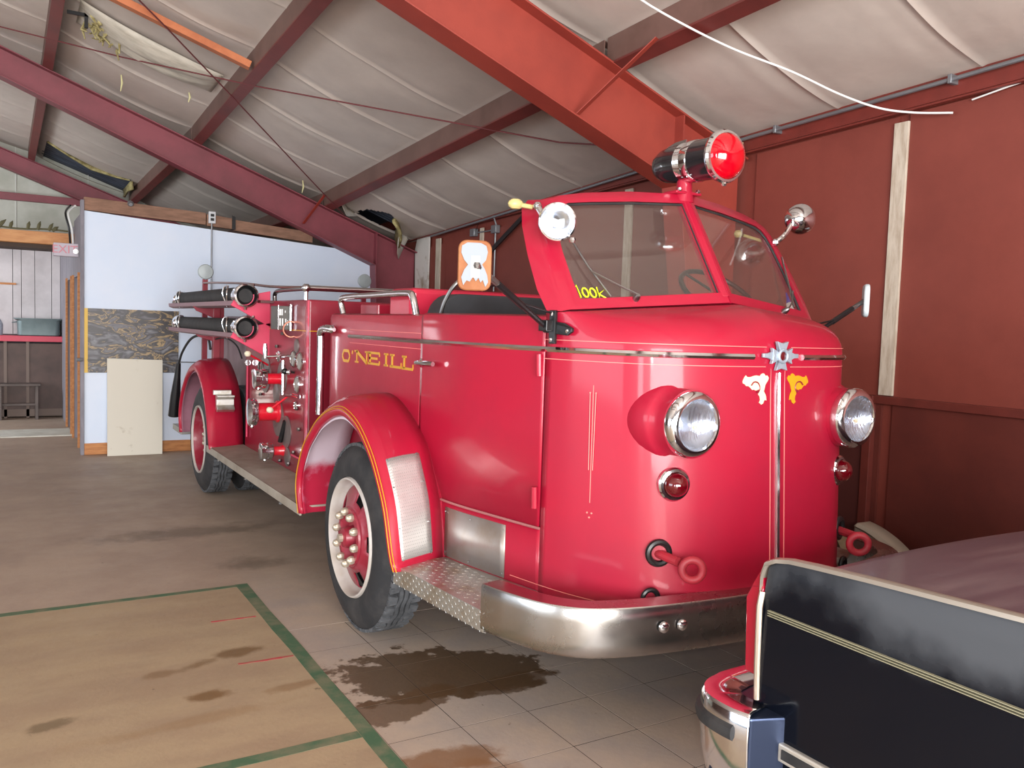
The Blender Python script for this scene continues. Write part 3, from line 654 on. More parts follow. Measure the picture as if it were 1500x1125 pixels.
# exit sign
ex = thing('exit_sign', (.65, 11.2, 2.25), 'small grey box sign reading EXIT beside the partition end', 'sign')
MB().box((.52, 11.17, 2.25), (.775, 11.27, 2.40)).build('housing', mat('sign_housing', (176, 168, 178), .5), ex, bevel=.005)
def text_mesh(s, size, name, m, parent, mtx, ext=.0015):
    cu_ = bpy.data.curves.new(name, 'FONT'); cu_.body = s; cu_.size = size; cu_.extrude = ext; cu_.align_x = 'CENTER'; cu_.align_y = 'CENTER'
    t = bpy.data.objects.new(name, cu_); COL.objects.link(t); bpy.context.view_layer.update()
    me = bpy.data.meshes.new_from_object(t.evaluated_get(bpy.context.evaluated_depsgraph_get())); bpy.data.objects.remove(t)
    me.transform(Matrix.Translation(-wloc(parent)) @ mtx); me.materials.clear(); me.materials.append(m)
    o = bpy.data.objects.new(name, me); COL.objects.link(o); o.parent = parent; return o
text_mesh('EXIT', .13, 'lettering', mat('faded_red_letters', (200, 128, 140), .6), ex, Matrix.Translation((.635, 11.167, 2.325)) @ Matrix.Rotation(PI/2, 4, 'X'))
MB().lathe([(.03, 0), (.03, .03)], (.745, 11.165, 2.31), (0, -1, 0), 12).build('lamp', STEEL, ex)

# =================================================================== FIRE TRUCK
X0 = 2.667
TR = thing('fire_truck', (X0, 5.6, 0), 'red vintage fire engine with open cab, chrome bumper and gold lettering', 'fire truck')
HALF = [(2.667, 2.385), (2.55, 2.388), (2.40, 2.405), (2.25, 2.442), (2.14, 2.495), (2.06, 2.575), (2.00, 2.68), (1.95, 2.80), (1.915, 2.93)]
NOSE = arclen_sample(smoothpath([(x, y, 0) for x, y in HALF], 8), 30)
SIDE = smoothpath([(1.915, 2.93, 0), (1.88, 3.10, 0), (1.845, 3.28, 0), (1.815, 3.45, 0), (1.80, 3.62, 0), (1.795, 3.9, 0)], 5)
def yof(p, z): # slight forward belly at the bottom of the nose
    f = min(1, max(0, (p.x-1.95)/.3)); return p.y-.045*f*(1.45-min(z, 1.45))/.72
def nose_pt(p, z, off=0.):
    return Vector((p.x, yof(p, z), z))
def nose_n(i, P=None):
    P = P or NOSE; a = P[max(i-1, 0)]; b = P[min(i+1, len(P)-1)]; t = (b-a).normalized(); return Vector((t.y, -t.x, 0)) if t.y*0-t.x >= 0 else Vector((t.y, -t.x, 0))
ZB = 1.52
WSB = [Vector((2.667, 2.654, 1.729)), Vector((1.943, 2.826, 1.672))]
def topline(n):
    # windshield base for the nose, then down around the pillar foot to the door top
    P = [WSB[0].lerp(WSB[1], k/24) for k in range(25)]+[Vector((1.915, 2.86, 1.665)), Vector((1.905, 2.90, 1.66)), Vector((1.905, 2.93, 1.66))]
    return arclen_sample(P, n)
TOP = topline(30)
rings = []
for k in range(9):
    z = .45+(ZB-.45)*k/8; rings.append([nose_pt(p, z) for p in NOSE])
for k in range(1, 11):
    a = k/10*PI/2; s_ = 1-math.cos(a); 
    ring = []
    for p, t in zip(NOSE, TOP):
        b = nose_pt(p, ZB); ring.append(Vector((b.x+(t.x-b.x)*s_**1.15, b.y+(t.y-b.y)*s_**1.15, b.z+(t.z-b.z)*math.sin(a))))
    rings.append(ring)
full = [[Vector((2*X0-p.x, p.y, p.z)) for p in r[::-1]][:-1]+r for r in [q for q in rings]]
full = [[Vector((2*X0-p.x, p.y, p.z)) for p in r[:0:-1]]+r for r in rings]
nose = MB().loft(full).build('nose_panel', RED, TR, ang=.9, solid=.01)
def both(fn):
    fn(-1); MIR[0] = X0; fn(1); MIR[0] = None
# cab sides --------------------------------------------------------
SP = [p for p in SIDE]+[Vector((1.795, 4.4, 0)), Vector((1.795, 4.9, 0)), Vector((1.795, 5.22, 0)), Vector((1.81, 5.30, 0)), Vector((1.85, 5.345, 0)), Vector((1.93, 5.36, 0))]
def sidepanel(name, y0, y1, zf0, z1, m, par, off=0., th=.012, roll=.03):
    P = [p for p in SP if y0 < p.y < y1]
    def at(y):
        for a, b in zip(SP, SP[1:]):
            if a.y <= y <= b.y: return a.lerp(b, (y-a.y)/(b.y-a.y))
        return SP[-1]
    P = [at(y0)]+P+([at(y1)] if y1 < 5.3 else [SP[-1]])
    o = []
    for z, ins in ((None, 0), (1.2, 0), (1.5, 0), (z1-roll, .0), (z1-roll*.3, .006), (z1, roll*.8)):
        o.append([Vector((p.x+ins-off, p.y, z if z is not None else zf0(p.y))) for p in P])
    return MB().loft(o).build(name, m, par, ang=.7, solid=th)
def cab_side(s):
    # lower skirt below the door, plain rear quarter
    sidepanel('sill_panel', 2.934, 3.62, lambda y: .45, .772, RED, TR, roll=.004) if False else None
    mb = MB(); P = [p for p in SP if 2.93 <= p.y <= 3.9]
    mb.loft([[Vector((p.x, p.y, z)) for p in P] for z in (.45, .6, .770)]); mb.build('sill_panel', RED, TR, ang=.7, solid=.01)
    d = sidepanel('door', 2.938, 3.885, lambda y: .778, 1.658, RED, TR, off=.002)
    # hinges
    for z in (1.45, .73+.17):
        q = 2.938; MB().tube([(1.897, 2.95, z-.045), (1.893, 2.95, z+.045)], .013, 10).build('hinge', RED, d)
    # sill bead
    P2 = [p for p in SP if 2.93 <= p.y <= 3.62]
    MB().tube([(p.x-.004, p.y, .772) for p in P2], .006, 6).build('sill_bead', mat('worn_bead', (170, 110, 110), .4, .3), TR)
    h = MB().tube(smoothpath([(1.79, 3.86, 1.41), (1.757, 3.86, 1.412), (1.752, 3.80, 1.412), (1.752, 3.71, 1.414), (1.758, 3.67, 1.414)], 4), [.012]*9+[.013]*4+[.012]*4, 10).lathe([(.022, 0), (.022, .012), (.012, .02)], (1.795, 3.86, 1.41), (-1, 0, 0), 14)
    h.build('door_handle', CHR, d)
    sidepanel('rear_quarter', 3.892, 5.36, lambda y: .6, 1.652, RED, TR)
    MB().prism([(1.796, 3.62, .45), (1.796, 3.9, .45), (1.796, 3.9, 1.2), (1.796, 3.62, .78)], (.012, 0, 0)).build('inner_skirt', RED, TR, smooth=False)
both(cab_side)
# belt trim and pinstripes: strips following nose and side
def belt_path(z, x_from=None, y_to=5.2, off=.004, zfn=None):
    P = []
    for i, p in enumerate(NOSE):
        n = nose_n(i); n = -n if n.y > 0 or n.x > .01 else n
        P.append(Vector((p.x+n.x*off, yof(p, z)+n.y*off, z)))
    for p in SP[1:]:
        if p.y <= y_to: P.append(Vector((p.x-off, p.y, z)))
    if x_from: P = [p for p in P if p.x <= x_from]
    return P
def strip(P, h, th, name, m, par, prof='round'):
    rings = []
    for i, p in enumerate(P):
        a = P[max(i-1, 0)]; b = P[min(i+1, len(P)-1)]; t = (b-a).normalized(); n = Vector((t.y, -t.x, 0))
        if n.x > 0: n = -n
        if abs(n.x) < .2 and n.y > 0: n = -n
        sec = [(-h/2, -.002), (-h/2*.8, th*.6), (0, th), (h/2*.8, th*.6), (h/2, -.002)] if prof == 'round' else [(-h/2, 0), (-h/2, th), (h/2, th), (h/2, 0)]
        rings.append([p+n*d+Vector((0, 0, zz)) for zz, d in sec])
    return MB().loft(rings, True, True).build(name, m, par, ang=.5)
def belts(s):
    strip(belt_path(1.517, 2.545, 5.12, .001), .026, .016, 'belt_moulding', CHR, TR)
    for z in (1.556, 1.478): strip(belt_path(z, 2.60, 5.12, .0008), .0028, .001, 'pinstripe', PIN, TR, 'flat')
    strip([Vector((p.x-.001, p.y, .535)) for p in SP if 2.93 <= p.y <= 3.12], .0028, .001, 'pinstripe', PIN, TR, 'flat')
    strip([nose_pt(p, .535)+Vector((-.001, -.001, 0)) for p in NOSE[18:]], .0028, .001, 'pinstripe', PIN, TR, 'flat')
both(belts)
# dust the nose hood edge: centre chrome strip
yc = lambda z: nose_pt(NOSE[0], z).y
pts = [(X0, yc(z)-.001, z) for z in [1.45-.05*k for k in range(20)]]
def vstrip(x, wd, th, name, m, z0, z1):
    rings = []
    for k in range(16):
        z = z0+(z1-z0)*k/15; y = yc(z); e = 1.0
        if k in (0, 15): e = .35
        rings.append([(x-wd/2*e, y+.002, z), (x-wd/2*e*.7, y-th*.7, z), (x, y-th, z), (x+wd/2*e*.7, y-th*.7, z), (x+wd/2*e, y+.002, z)])
    return MB().loft(rings, True, True).build(name, m, TR, ang=.6)
vstrip(X0, .024, .014, 'nose_moulding', CHR, 1.455, .62)
for dx in (-.040, .040): vstrip(X0+dx, .004, .002, 'pinstripe', PIN, 1.47, .62)
# emblem
em = MB(); ex0 = X0; ez = 1.522; ey = yc(1.5)-.006
for k in range(4):
    a = k*PI/2; d = Vector((math.cos(a), 0, math.sin(a))); s_ = Vector((-d.z, 0, d.x))
    em.prism([Vector((ex0, ey, ez))+d*.012+s_*.012, Vector((ex0, ey, ez))+d*.058+s_*.032, Vector((ex0, ey, ez))+d*.05, Vector((ex0, ey, ez))+d*.058-s_*.032, Vector((ex0, ey, ez))+d*.012-s_*.012], (0, -.016, 0))
for s in (-1, 1):
    em.prism([(ex0+s*.04, ey, ez+.02), (ex0+s*.075, ey+.001, ez+.010), (ex0+s*.10, ey+.003, ez+.009), (ex0+s*.10, ey+.003, ez-.007), (ex0+s*.075, ey+.001, ez-.009), (ex0+s*.04, ey, ez-.02)], (0, -.012, 0))
em.torus((ex0, ey-.018, ez), (0, 1, 0), .024, .007, 24, 8)
emb = em.build('nose_emblem', mat('emblem_chrome', (176, 190, 204), .42, .6), TR, smooth=False, bevel=.002); emb['label'] = 'chrome cross shaped emblem'
MB().lathe([(.02, 0), (.018, .004), (0, .006)], (ex0, ey-.012, ez), (0, -1, 0), 18).build('emblem_centre', DRLENS, emb)
# gold scrolls
SC = [(650,215),(662,190),(670,180),(680,190),(700,190),(720,183),(740,180),(762,184),(772,172),(785,168),(795,172),(800,182),(815,180),(825,195),(818,210),(808,222),(800,235),(795,255),(790,270),(800,285),(806,300),(808,322),(797,318),(790,326),(786,338),(772,345),(765,338),(757,335),(765,318),(762,300),(752,288),(756,270),(757,255),(748,262),(735,265),(722,260),(712,262),(702,252),(688,240),(672,240),(665,230),(652,225)]
def scroll(s, m, name):
    pts = []
    for u, v in SC:
        dx = (u-735)/3.75*.00290; dz = -(v-250)/3.75*.00262
        x = 2.545+dx; z = 1.395+dz
        # y on the shell
        best = min(range(len(NOSE)-1), key=lambda i: abs((NOSE[i].x+NOSE[i+1].x)/2-x)); a, b = NOSE[best], NOSE[best+1]
        f = (x-a.x)/(b.x-a.x); p = a.lerp(b, f); pts.append(Vector((x, yof(p, z)-.0035, z)))
    o = MB().prism(pts, (0, .002, 0)).build(name, m, TR, smooth=False, fixn=True)
    sw = smoothpath([pts[0]*0+Vector((2.520, 0, 1.405)), Vector((2.535, 0, 1.418)), Vector((2.556, 0, 1.414)), Vector((2.566, 0, 1.395)), Vector((2.558, 0, 1.378)), Vector((2.548, 0, 1.380))], 5)
    sw = [Vector((q.x, 2.3835-.045*(1.45-q.z)/.72, q.z)) for q in sw]
    MB().tube(sw, .003, 5).build('scroll_line', REDD, o)
    return o
scroll(-1, PALEG, 'scroll_decal')['label'] = 'pale gold scroll ornament'
MIR[0] = X0; scroll(1, GOLD, 'scroll_decal')['label'] = 'bright gold scroll ornament'; MIR[0] = None
# thin vertical pinstripe ornament at the left corner
def corner_line(i0, z0, z1, w_=.003):
    p = NOSE[i0]; n = nose_n(i0); n = n if n.x < 0 else -n
    P = []
    rings = []
    t = Vector((-n.y, n.x, 0))
    for z in (z0, z1):
        b = nose_pt(p, z)+n*.0015; rings.append([b-t*w_/2, b+t*w_/2, b+t*w_/2-n*.003, b-t*w_/2-n*.003])
    MB().loft(rings, True, True).build('pinstripe', PIN, TR, smooth=False)
def nidx(ratio): return min(range(len(NOSE)), key=lambda i: abs(NOSE[i].x/NOSE[i].y-ratio))
iA = nidx(.738)
for k, (z0, z1) in zip((-1, 0, 1), ((1.355, 1.05), (1.385, .92), (1.355, 1.05))): corner_line(max(0, min(30, iA+k)), z0, z1) if k == 0 else None
p = NOSE[iA]; n = nose_n(iA); n = n if n.x < 0 else -n; t = Vector((-n.y, n.x, 0))
for k, zt, zb_ in ((-1, 1.355, 1.05), (1, 1.355, 1.05)):
    b0 = nose_pt(p, zt)+n*.003+t*.013*k; b1 = nose_pt(p, zb_)+n*.003+t*.009*k
    MB().tube([b0, b1], .0018, 5).sphere(b0, .004, seg=8).build('pinstripe', PIN, TR)
for dx, dz in ((-.01, .018), (.01, .018), (0, 0)):
    b0 = nose_pt(p, .862+dz)+n*.002+t*dx; MB().sphere(b0, .0045, seg=8).build('paint_dot', PIN, TR)

# headlights, marker lamps, tow eyes ---------------------------------
def headlight(s):
    cx, cz = 2.209, 1.262
    h = MB()
    prof = [(.158, .30), (.156, .16), (.150, .115), (.142, .095), (.130, .085), (.127, .05), (.121, -.01), (.118, -.02)]
    rings = []
    for r, d in prof:
        ring = []
        for k in range(40):
            a = k*2*PI/40; x = cx+.008*min(1, max(0, d)/.1)+r*math.cos(a); z = cz+r*math.sin(a)
            ring.append((x, 2.37+d, z))
        rings.append(ring)
    h.loft(rings, True); nac = h.build('headlight', RED, TR, ang=1.0, solid=.004)
    MB().lathe([(.116, -.03), (.128, -.012), (.128, .012), (.122, .024), (.110, .034), (.098, .036), (.094, .028)], (cx, 2.372, cz), (0, -1, 0), 40, False).build('headlight_rim', CHR, nac)
    MB().lathe([(0, .0), (.06, .012), (.09, .034), (.097, .046)][::-1], (cx, 2.395, cz), (0, -1, 0), 32, False).build('reflector', HREFL, nac)
    ln = MB()
    rings = []
    for r, d in ((.096, .026), (.08, .034), (.05, .041), (.02, .044), (.0, .0445)):
        rings.append([(cx+r*math.cos(k*2*PI/60), 2.372-d-.0025*(1 if (int((r*math.cos(k*2*PI/60)+.1)/.011)) % 2 else 0)*(r > .03), cz+r*math.sin(k*2*PI/60)) for k in range(60)])
    for z in (-.05, -.02, .02, .05): pass
    ln.loft(rings, True); ln.build('lens', LENS, nac, ang=.4)
    MB().sphere((cx, 2.355, cz-.01), .010, seg=10).build('bulb', mat('bulb_amber', (220, 196, 160), .2), nac)
    # marker
    mx, my, mz = 2.198, 2.447, 1.025
    m = MB().lathe([(.066, .0), (.066, .012), (.060, .020), (.049, .022), (.044, .012)], (mx, my, mz), (-.28, -1, 0), 32, True).build('marker_lamp', CHR, TR)
    MB().lathe([(.046, .012), (.046, .03), (.040, .048), (.026, .062), (.010, .069), (0, .070)], (mx, my, mz), (-.28, -1, 0), 28).build('marker_lens', DRLENS, m)
    # tow eye
    tx, tz = 2.163, .728
    shaft = MB().tube([(tx-.01, 2.52, tz+.03), (tx+.0, 2.36, tz+.02)], .018, 10)
    shaft.torus((tx+.030, 2.315, tz-.002), (.60, .80, 0) if s < 0 else (-.66, .75, 0), .038, .0155, 28, 12)
    e = shaft.build('tow_eye', mat('tow_eye_red', (170, 34, 50), .5, col2=(140, 40, 50), scale=8), TR)
    MB().torus((tx-.014, 2.455, tz+.032), (-.35, -1, 0), .042, .013, 24, 8).build('rubber_grommet', BLKP, e)
    MB().torus((tx-.05, 2.45, tz-.135), (-.35, -1, 0), .030, .010, 24, 8).build('rubber_grommet', BLKP, TR)
both(headlight)

# bumper --------------------------------------------------------------
BO = [(1.580, 2.815), (1.596, 2.74), (1.614, 2.673), (1.661, 2.538), (1.727, 2.443), (1.813, 2.379), (1.959, 2.330), (2.131, 2.300), (2.40, 2.272), (2.667, 2.262)]
BP = smoothpath([(x, y, 0) for x, y in BO], 6)
def bumper_rings(P):
    rings = []
    for i, p in enumerate(P):
        a = P[max(i-1, 0)]; b = P[min(i+1, len(P)-1)]; t = (b-a).normalized(); n = Vector((t.y, -t.x, 0)); n = n if n.x < 0 or n.y < 0 else -n
        if n.dot(Vector((X0, 3.2, 0))-p) > 0: n = -n
        sec = [(.095, .613), (.006, .613), (.001, .604), (-.001, .56), (-.0015, .52), (-.001, .48), (.001, .440), (.006, .431), (.06, .431), (.06, .437), (.014, .437), (.006, .50), (.008, .56), (.012, .604), (.095, .606)]
        rings.append([Vector((p.x, p.y, 0))-n*d+Vector((0, 0, z)) for d, z in sec])
    return rings
Pf = BP+[Vector((2*X0-p.x, p.y, 0)) for p in BP[-2::-1]]
bp_ = MB().loft(bumper_rings(Pf), True, True).build('bumper', CHRW, TR, ang=.7)
bp_['label'] = 'wide wraparound chrome bumper with scratches'
def bb_(s):
    for x in (2.055, 2.135):
        q = min(BP, key=lambda p: abs(p.x-x)); MB().lathe([(.022, 0), (.020, .008), (.012, .014), (0, .016)], (x, q.y-.006, .535), (-.1, -1, 0), 16).build('bumper_bolt', CHR, bp_)
both(bb_)

# windshield -----------------------------------------------------------
WB, WT = Vector((2.667, 2.654, 1.729)), Vector((2.667, 2.975, 2.235)); WA = Vector((1.943, 2.826, 1.672))
WN = (WA-WB).cross(WT-WB).normalized()
if WN.y > 0: WN = -WN
def onp(x, z, off=0.):
    # solve y on pane plane
    y = WB.y-(WN.x*(x-WB.x)+WN.z*(z-WB.z))/WN.y; return Vector((x, y, z))+WN*off
OUT = [(2.667, 1.729), (1.943, 1.672), (1.93, 1.76), (1.935, 1.90), (1.95, 2.03), (1.972, 2.11), (2.01, 2.152), (2.08, 2.183), (2.19, 2.205), (2.40, 2.228), (2.667, 2.235)]
INN = [(2.635, 1.777), (2.010, 1.724), (2.004, 1.80), (2.002, 1.922), (2.010, 2.03), (2.028, 2.095), (2.055, 2.125), (2.10, 2.143), (2.20, 2.155), (2.40, 2.172), (2.635, 2.182)]
wsf = None
def ws(s):
    global wsf
    n = len(OUT); mb = MB(); o0 = [onp(x, z) for x, z in OUT]; i0 = [onp(x, z, .001) for x, z in INN]
    ext = []
    for k, (x, z) in enumerate(OUT):
        e = Vector((0, .055, 0)); 
        f = 1 if 1 <= k <= 6 else (.5 if k == 7 else 0); e.x = -.052*f; e.y += .02*f; e.z = -.0 if k < 7 else -.02
        ext.append(o0[k]+e)
    ib = [p+Vector((0, .05, 0)) for p in i0]
    # rings: inner back, inner front, outer front, outer back  (closed around the pane loop)
    def mid(a, b, t): return [p.lerp(q, t) for p, q in zip(a, b)]
    of = mid(o0, ext, .25)
    of2 = [p+WN*.0 for p in o0]
    mb.loft([[a, b, c, c2, d] for a, b, c, c2, d in zip(ib, i0, mid(i0, o0, .85), mid(o0, ext, .30), ext)]+[[ib[0], i0[0], mid(i0, o0, .85)[0], mid(o0, ext, .30)[0], ext[0]]])
    # back face
    mb.loft([[a, b] for a, b in zip(ext, ib)]+[[ext[0], ib[0]]])
    o = mb.build('windshield_frame', RED, TR, ang=.9)
    ga = MB().tube([onp(x, z, -.012) for x, z in INN]+[onp(*INN[0], -.012)], .006, 6).build('gasket', BLK, o)
    gl = MB().prism([onp(x, z, -.02) for x, z in INN], -WN*.004).build('glass_pane', GLASS, o, smooth=False)
    if s < 0:
        w1 = MB().tube([onp(2.246, 1.735, .03), onp(2.17, 1.775, .03), onp(2.088, 1.832, .018)], .0045, 6).tube([onp(2.052, 1.975, .008), onp(2.085, 1.86, .010), onp(2.140, 1.735, .008)], .0045, 6).lathe([(.014, -.01), (.014, .02), (.008, .032)], onp(2.246, 1.733), WN, 12)
    else:
        w1 = MB().tube([onp(2.221, 1.712, .03), onp(2.15, 1.745, .03), onp(2.06, 1.81, .018)], .0045, 6).tube([onp(1.985, 1.99, .008), onp(2.04, 1.87, .010), onp(2.10, 1.735, .008)], .0045, 6).lathe([(.014, -.01), (.014, .02), (.008, .032)], onp(2.221, 1.712), WN, 12)
    w1.build('wiper', STEEL, TR)
    if s < 0:
        # 100K
        Y = lambda pts, nm='lettering': MB().tube([onp(x, z, -.012) for x, z in pts], .0035, 6).build(nm, YEL, gl)
        bx, bz = 2.012, 1.737
        Y([(bx+.004, bz+.045), (bx+.006, bz+.05), (bx+.010, bz)])
        for dx in (.035, .067): Y([(bx+dx+.012*math.cos(a), bz+.022+.019*math.sin(a)) for a in [k*PI/5 for k in range(11)]])
        Y([(bx+.090, bz+.046), (bx+.088, bz), (bx+.090, bz+.018), (bx+.118, bz+.036), (bx+.092, bz+.017), (bx+.118, bz)])
    else:
        pl = [onp(2.025, 1.755, -.026), onp(2.025, 1.735, -.026), onp(2.10, 1.742, -.026), onp(2.03, 1.81, -.026)]
        MB().prism([onp(2.024, 1.732, -.030), onp(2.10, 1.738, -.030), onp(2.075, 1.775, -.030), onp(2.022, 1.785, -.030)], WN*.002).build('sticker', mat('sticker_white', (220, 226, 230), .5), gl, smooth=False)
        MB().prism([onp(2.022, 1.786, -.030), onp(2.075, 1.776, -.030), onp(2.05, 1.80, -.030), onp(2.03, 1.83, -.030), onp(2.020, 1.83, -.030)], WN*.002).build('sticker', mat('sticker_blue', (50, 80, 190), .5), gl, smooth=False)
both(ws)
# centre post covering the V joint
MB().prism([onp(2.64, 1.76, .002), onp(2.667, 1.76, .004), onp(2.667, 2.21, .004), onp(2.64, 2.20, .002)], (0, .03, 0)).build('centre_post', RED, TR, smooth=False, bevel=.004)
MIR[0] = X0; MB().prism([onp(2.64, 1.76, .002), onp(2.667, 1.76, .004), onp(2.667, 2.21, .004), onp(2.64, 2.20, .002)], (0, .03, 0)).build('centre_post', RED, TR, smooth=False, bevel=.004); MIR[0] = None

# beacon ----------------------------------------------------------------
bc = MB().lathe([(.0, 0), (.035, .006), (.062, .03), (.078, .07), (.085, .13), (.087, .20)][::1], (X0, 3.175, 2.375), (0, -1, -.03), 36, False)
bcn = bc.build('beacon', mat('beacon_black', (28, 26, 30), .16, col2=(50, 46, 50), scale=4, coat=.6), TR); bcn['label'] = 'bullet shaped red warning beacon with chrome band'
BX = Vector((0, -1, -.03)).normalized(); bo = Vector((X0, 3.175, 2.375))
def bpos(h): return bo+BX*h
MB().lathe([(.087, .0), (.0895, .004), (.087, .010), (.0895, .015), (.087, .021), (.0895, .026), (.087, .032), (.0895, .037), (.087, .043), (.092, .046), (.093, .085), (.090, .092)], bpos(.195), BX, 40, False).build('chrome_band', CHR, bcn)
MB().lathe([(.090, .0), (.091, .13)], bpos(.285), BX, 36, False).build('barrel', MATS['beacon_black'], bcn)
MB().lathe([(.091, .0), (.104, .012), (.112, .022), (.114, .034), (.108, .046), (.098, .048)], bpos(.405), BX, 40, False).build('lamp_bezel', CHR, bcn)
MB().lathe([(.099, .0), (.092, .018), (.072, .038), (.045, .052), (.018, .059), (0, .060)], bpos(.448), BX, 36, False).build('red_lens', RLENS, bcn)
MB().lathe([(.0, 0), (.05, .02), (.085, .06), (.094, .085)], bpos(.36), BX, 30, False).build('reflector', REFL, bcn)
MB().prism([bpos(.02)+Vector((-.004, 0, .07)), bpos(.19)+Vector((-.004, 0, .085)), bpos(.19)+Vector((-.004, 0, .105)), bpos(.12)+Vector((-.004, 0, .10))], (.008, 0, 0)).build('fin', CHR, bcn, smooth=False)
MB().sphere(bpos(.44)+Vector((0, 0, -.118)), .012, seg=8).build('screw', CHR, bcn)
mt = MB().tube([(X0, 2.995, 2.20), (X0, 2.985, 2.25), (X0, 2.985, 2.29)], [.055, .036, .034], 16).box((X0-.075, 2.95, 2.225), (X0+.075, 3.04, 2.238))
mto = mt.build('beacon_mount', RED, TR, ang=.5, bevel=.003)
for dx in (-.055, .055): MB().sphere((X0+dx, 2.955, 2.242), .011, seg=8).build('bolt', CHR, mto)

# spotlights -------------------------------------------------------------
def spot(c, d, name, mount, handle, lab):
    c = Vector(c); d = Vector(d).normalized()
    o = MB().lathe([(.0, -.085), (.03, -.080), (.052, -.06), (.066, -.035), (.075, -.005), (.078, .008), (.076, .018), (.070, .020), (.067, .012)], c, d, 36, False).build('spotlight', CHR, TR)
    o['label'] = lab
    MB().lathe([(0, -.045), (.03, -.03), (.055, -.008), (.067, .008)], c, d, 30, False).build('reflector', REFL, o)
    MB().lathe([(.068, .010), (.05, .018), (.025, .023), (0, .024)], c, d, 30, False).build('lens', LENS, o)
    MB().sphere(c-d*.01, .008, seg=10).build('bulb', MATS['bulb_amber'], o)
    MB().tube(smoothpath([c-d*.06, (c-d*.06).lerp(Vector(mount), .5)+Vector((0, 0, -.02)), Vector(mount)], 5), .013, 10).sphere(mount, .020, seg=10).build('bracket', CHR, o)
    return o
s1 = spot((1.915, 2.885, 2.028), (-.42, -.9, -.05), 'spotlight', (1.93, 3.06, 2.11), 0, 'round chrome spotlight facing forward')
MB().sphere((1.865, 3.13, 2.12), .026, 1.4, 1, .9, 12).tube([(1.865, 3.13, 2.12), (1.93, 3.10, 2.11)], .010, 8).build('spotlight_handle', mat('ivory_plastic', (190, 176, 118), .45), s1)
MB().sphere((1.955, 2.83, 1.955), .014, seg=8).build('clamp_screw', CHR, s1)
s2 = spot((3.475, 3.02, 2.195), (.80, .25, .12), 'spotlight', (3.345, 3.05, 2.07), 0, 'round chrome spotlight turned away to the side')
# inside spotlight handle, right
MB().tube([(3.33, 3.12, 2.08), (3.23, 3.16, 2.105)], .008, 8).sphere((3.205, 3.17, 2.11), .022, seg=10).build('spotlight_handle', MATS['ivory_plastic'], s2)

# mirrors ------------------------------------------------------------------
def mirror(s):
    brk = MB().prism([(1.903, 2.93, 1.585), (1.935, 2.80, 1.575), (1.945, 2.78, 1.59), (1.945, 2.78, 1.605), (1.93, 2.82, 1.625), (1.903, 2.93, 1.635)], (-.014, -.006, 0))
    brk.prism([(1.905, 2.885, 1.54), (1.915, 2.855, 1.54), (1.915, 2.855, 1.675), (1.905, 2.885, 1.675)], (-.016, -.006, 0)).box((1.865, 2.86, 1.59), (1.905, 2.92, 1.635))
    m = brk.build('mirror_bracket', BLKP, TR, smooth=False, bevel=.003)
    for q in ((1.926, 2.80, 1.592), (1.893, 2.868, 1.555), (1.893, 2.868, 1.66)): MB().sphere(q, .010, seg=8).build('bolt', CHR, m)
    a = Vector((1.875, 2.885, 1.61)); b = Vector((1.50, 2.78, 1.823)) if s < 0 else Vector((1.454, 2.90, 1.81))
    e = a.lerp(b, .72)
    MB().tube([a, e], .011, 10).tube([a.lerp(b, .35), e], .014, 10).build('mirror_arm', BLKP, TR)
    MB().tube([a+Vector((.02, -.02, .052)), a.lerp(b, .42)], .0045, 8).build('mirror_brace', BLKP, TR)
    MB().tube([e, b], .012, 10).sphere(b, .015, seg=8).build('mirror_stem', STEEL, TR)
    return a, b
both(mirror)
RUSTM = mat('rusty_mirror_back', (136, 78, 38), .7, col2=(152, 100, 60), scale=12, bump=.1)
def mirror_head(c, u, wx, wz, name, m1):
    c = Vector(c); u = Vector(u).normalized(); nrm = u.cross(Vector((0, 0, 1)))
    ring = lambda k, d: [c+u*x*k+Vector((0, 0, z*k))+nrm*d for x, z in roundrect(0, 0, wx, wz, .032)]
    o = MB().loft([ring(.90, -.010), ring(.97, -.006), ring(1, .0), ring(1, .012), ring(.96, .016)], True, True).build(name, m1, TR, ang=.7)
    MB().loft([ring(.95, -.016), ring(.94, -.018)], True, True).build('mirror_glass', REFL, o) if False else None
    return o
mh = mirror_head((1.500, 2.80, 1.823), (.93, -.36, 0), .062, .092, 'mirror_head', RUSTM); mh['label'] = 'rectangular mirror with rusty white back'
MU = Vector((.93, -.36, 0)).normalized(); MN = MU.cross(Vector((0, 0, 1))); MC = Vector((1.500, 2.80, 1.823))
def mpatch(P, d, nm, m):
    dd = d if MN.y < 0 else -d
    pts = [MC+MU*x+Vector((0, 0, z))+MN*dd for x, z in P]; return MB().prism(pts, MN*(.001 if dd > 0 else -.001)).build(nm, m, mh, smooth=False)
HG = [(-.050, .070), (-.030, .082), (.02, .082), (.040, .072), (.046, .05), (.040, .02), (.026, .004), (.036, -.012), (.046, -.035), (.050, -.06), (.040, -.078), (.030, -.052), (.022, -.062), (.014, -.045), (.004, -.058), (-.006, -.042), (-.018, -.060), (-.030, -.056), (-.042, -.074), (-.050, -.045), (-.040, -.018), (-.026, .002), (-.040, .018), (-.052, .045)]
MB().torus((1.49, 2.79, 1.823), (.36, .93, 0), .012, .005, 14, 6).build('mirror_nut', STEEL, mh)
mirror_head((3.865, 2.90, 1.80), (.72, .69, 0), .055, .085, 'mirror_head', mat('mirror_back_white', (190, 200, 205), .4))
mpatch(HG, .019, 'peeling_paint', mat('pale_blue_paint', (132, 140, 150), .6))
mpatch([(-.016, -.045), (.018, -.045), (.018, .035), (-.016, .035)], .0205, 'white_label', mat('white_label', (160, 158, 156), .6))

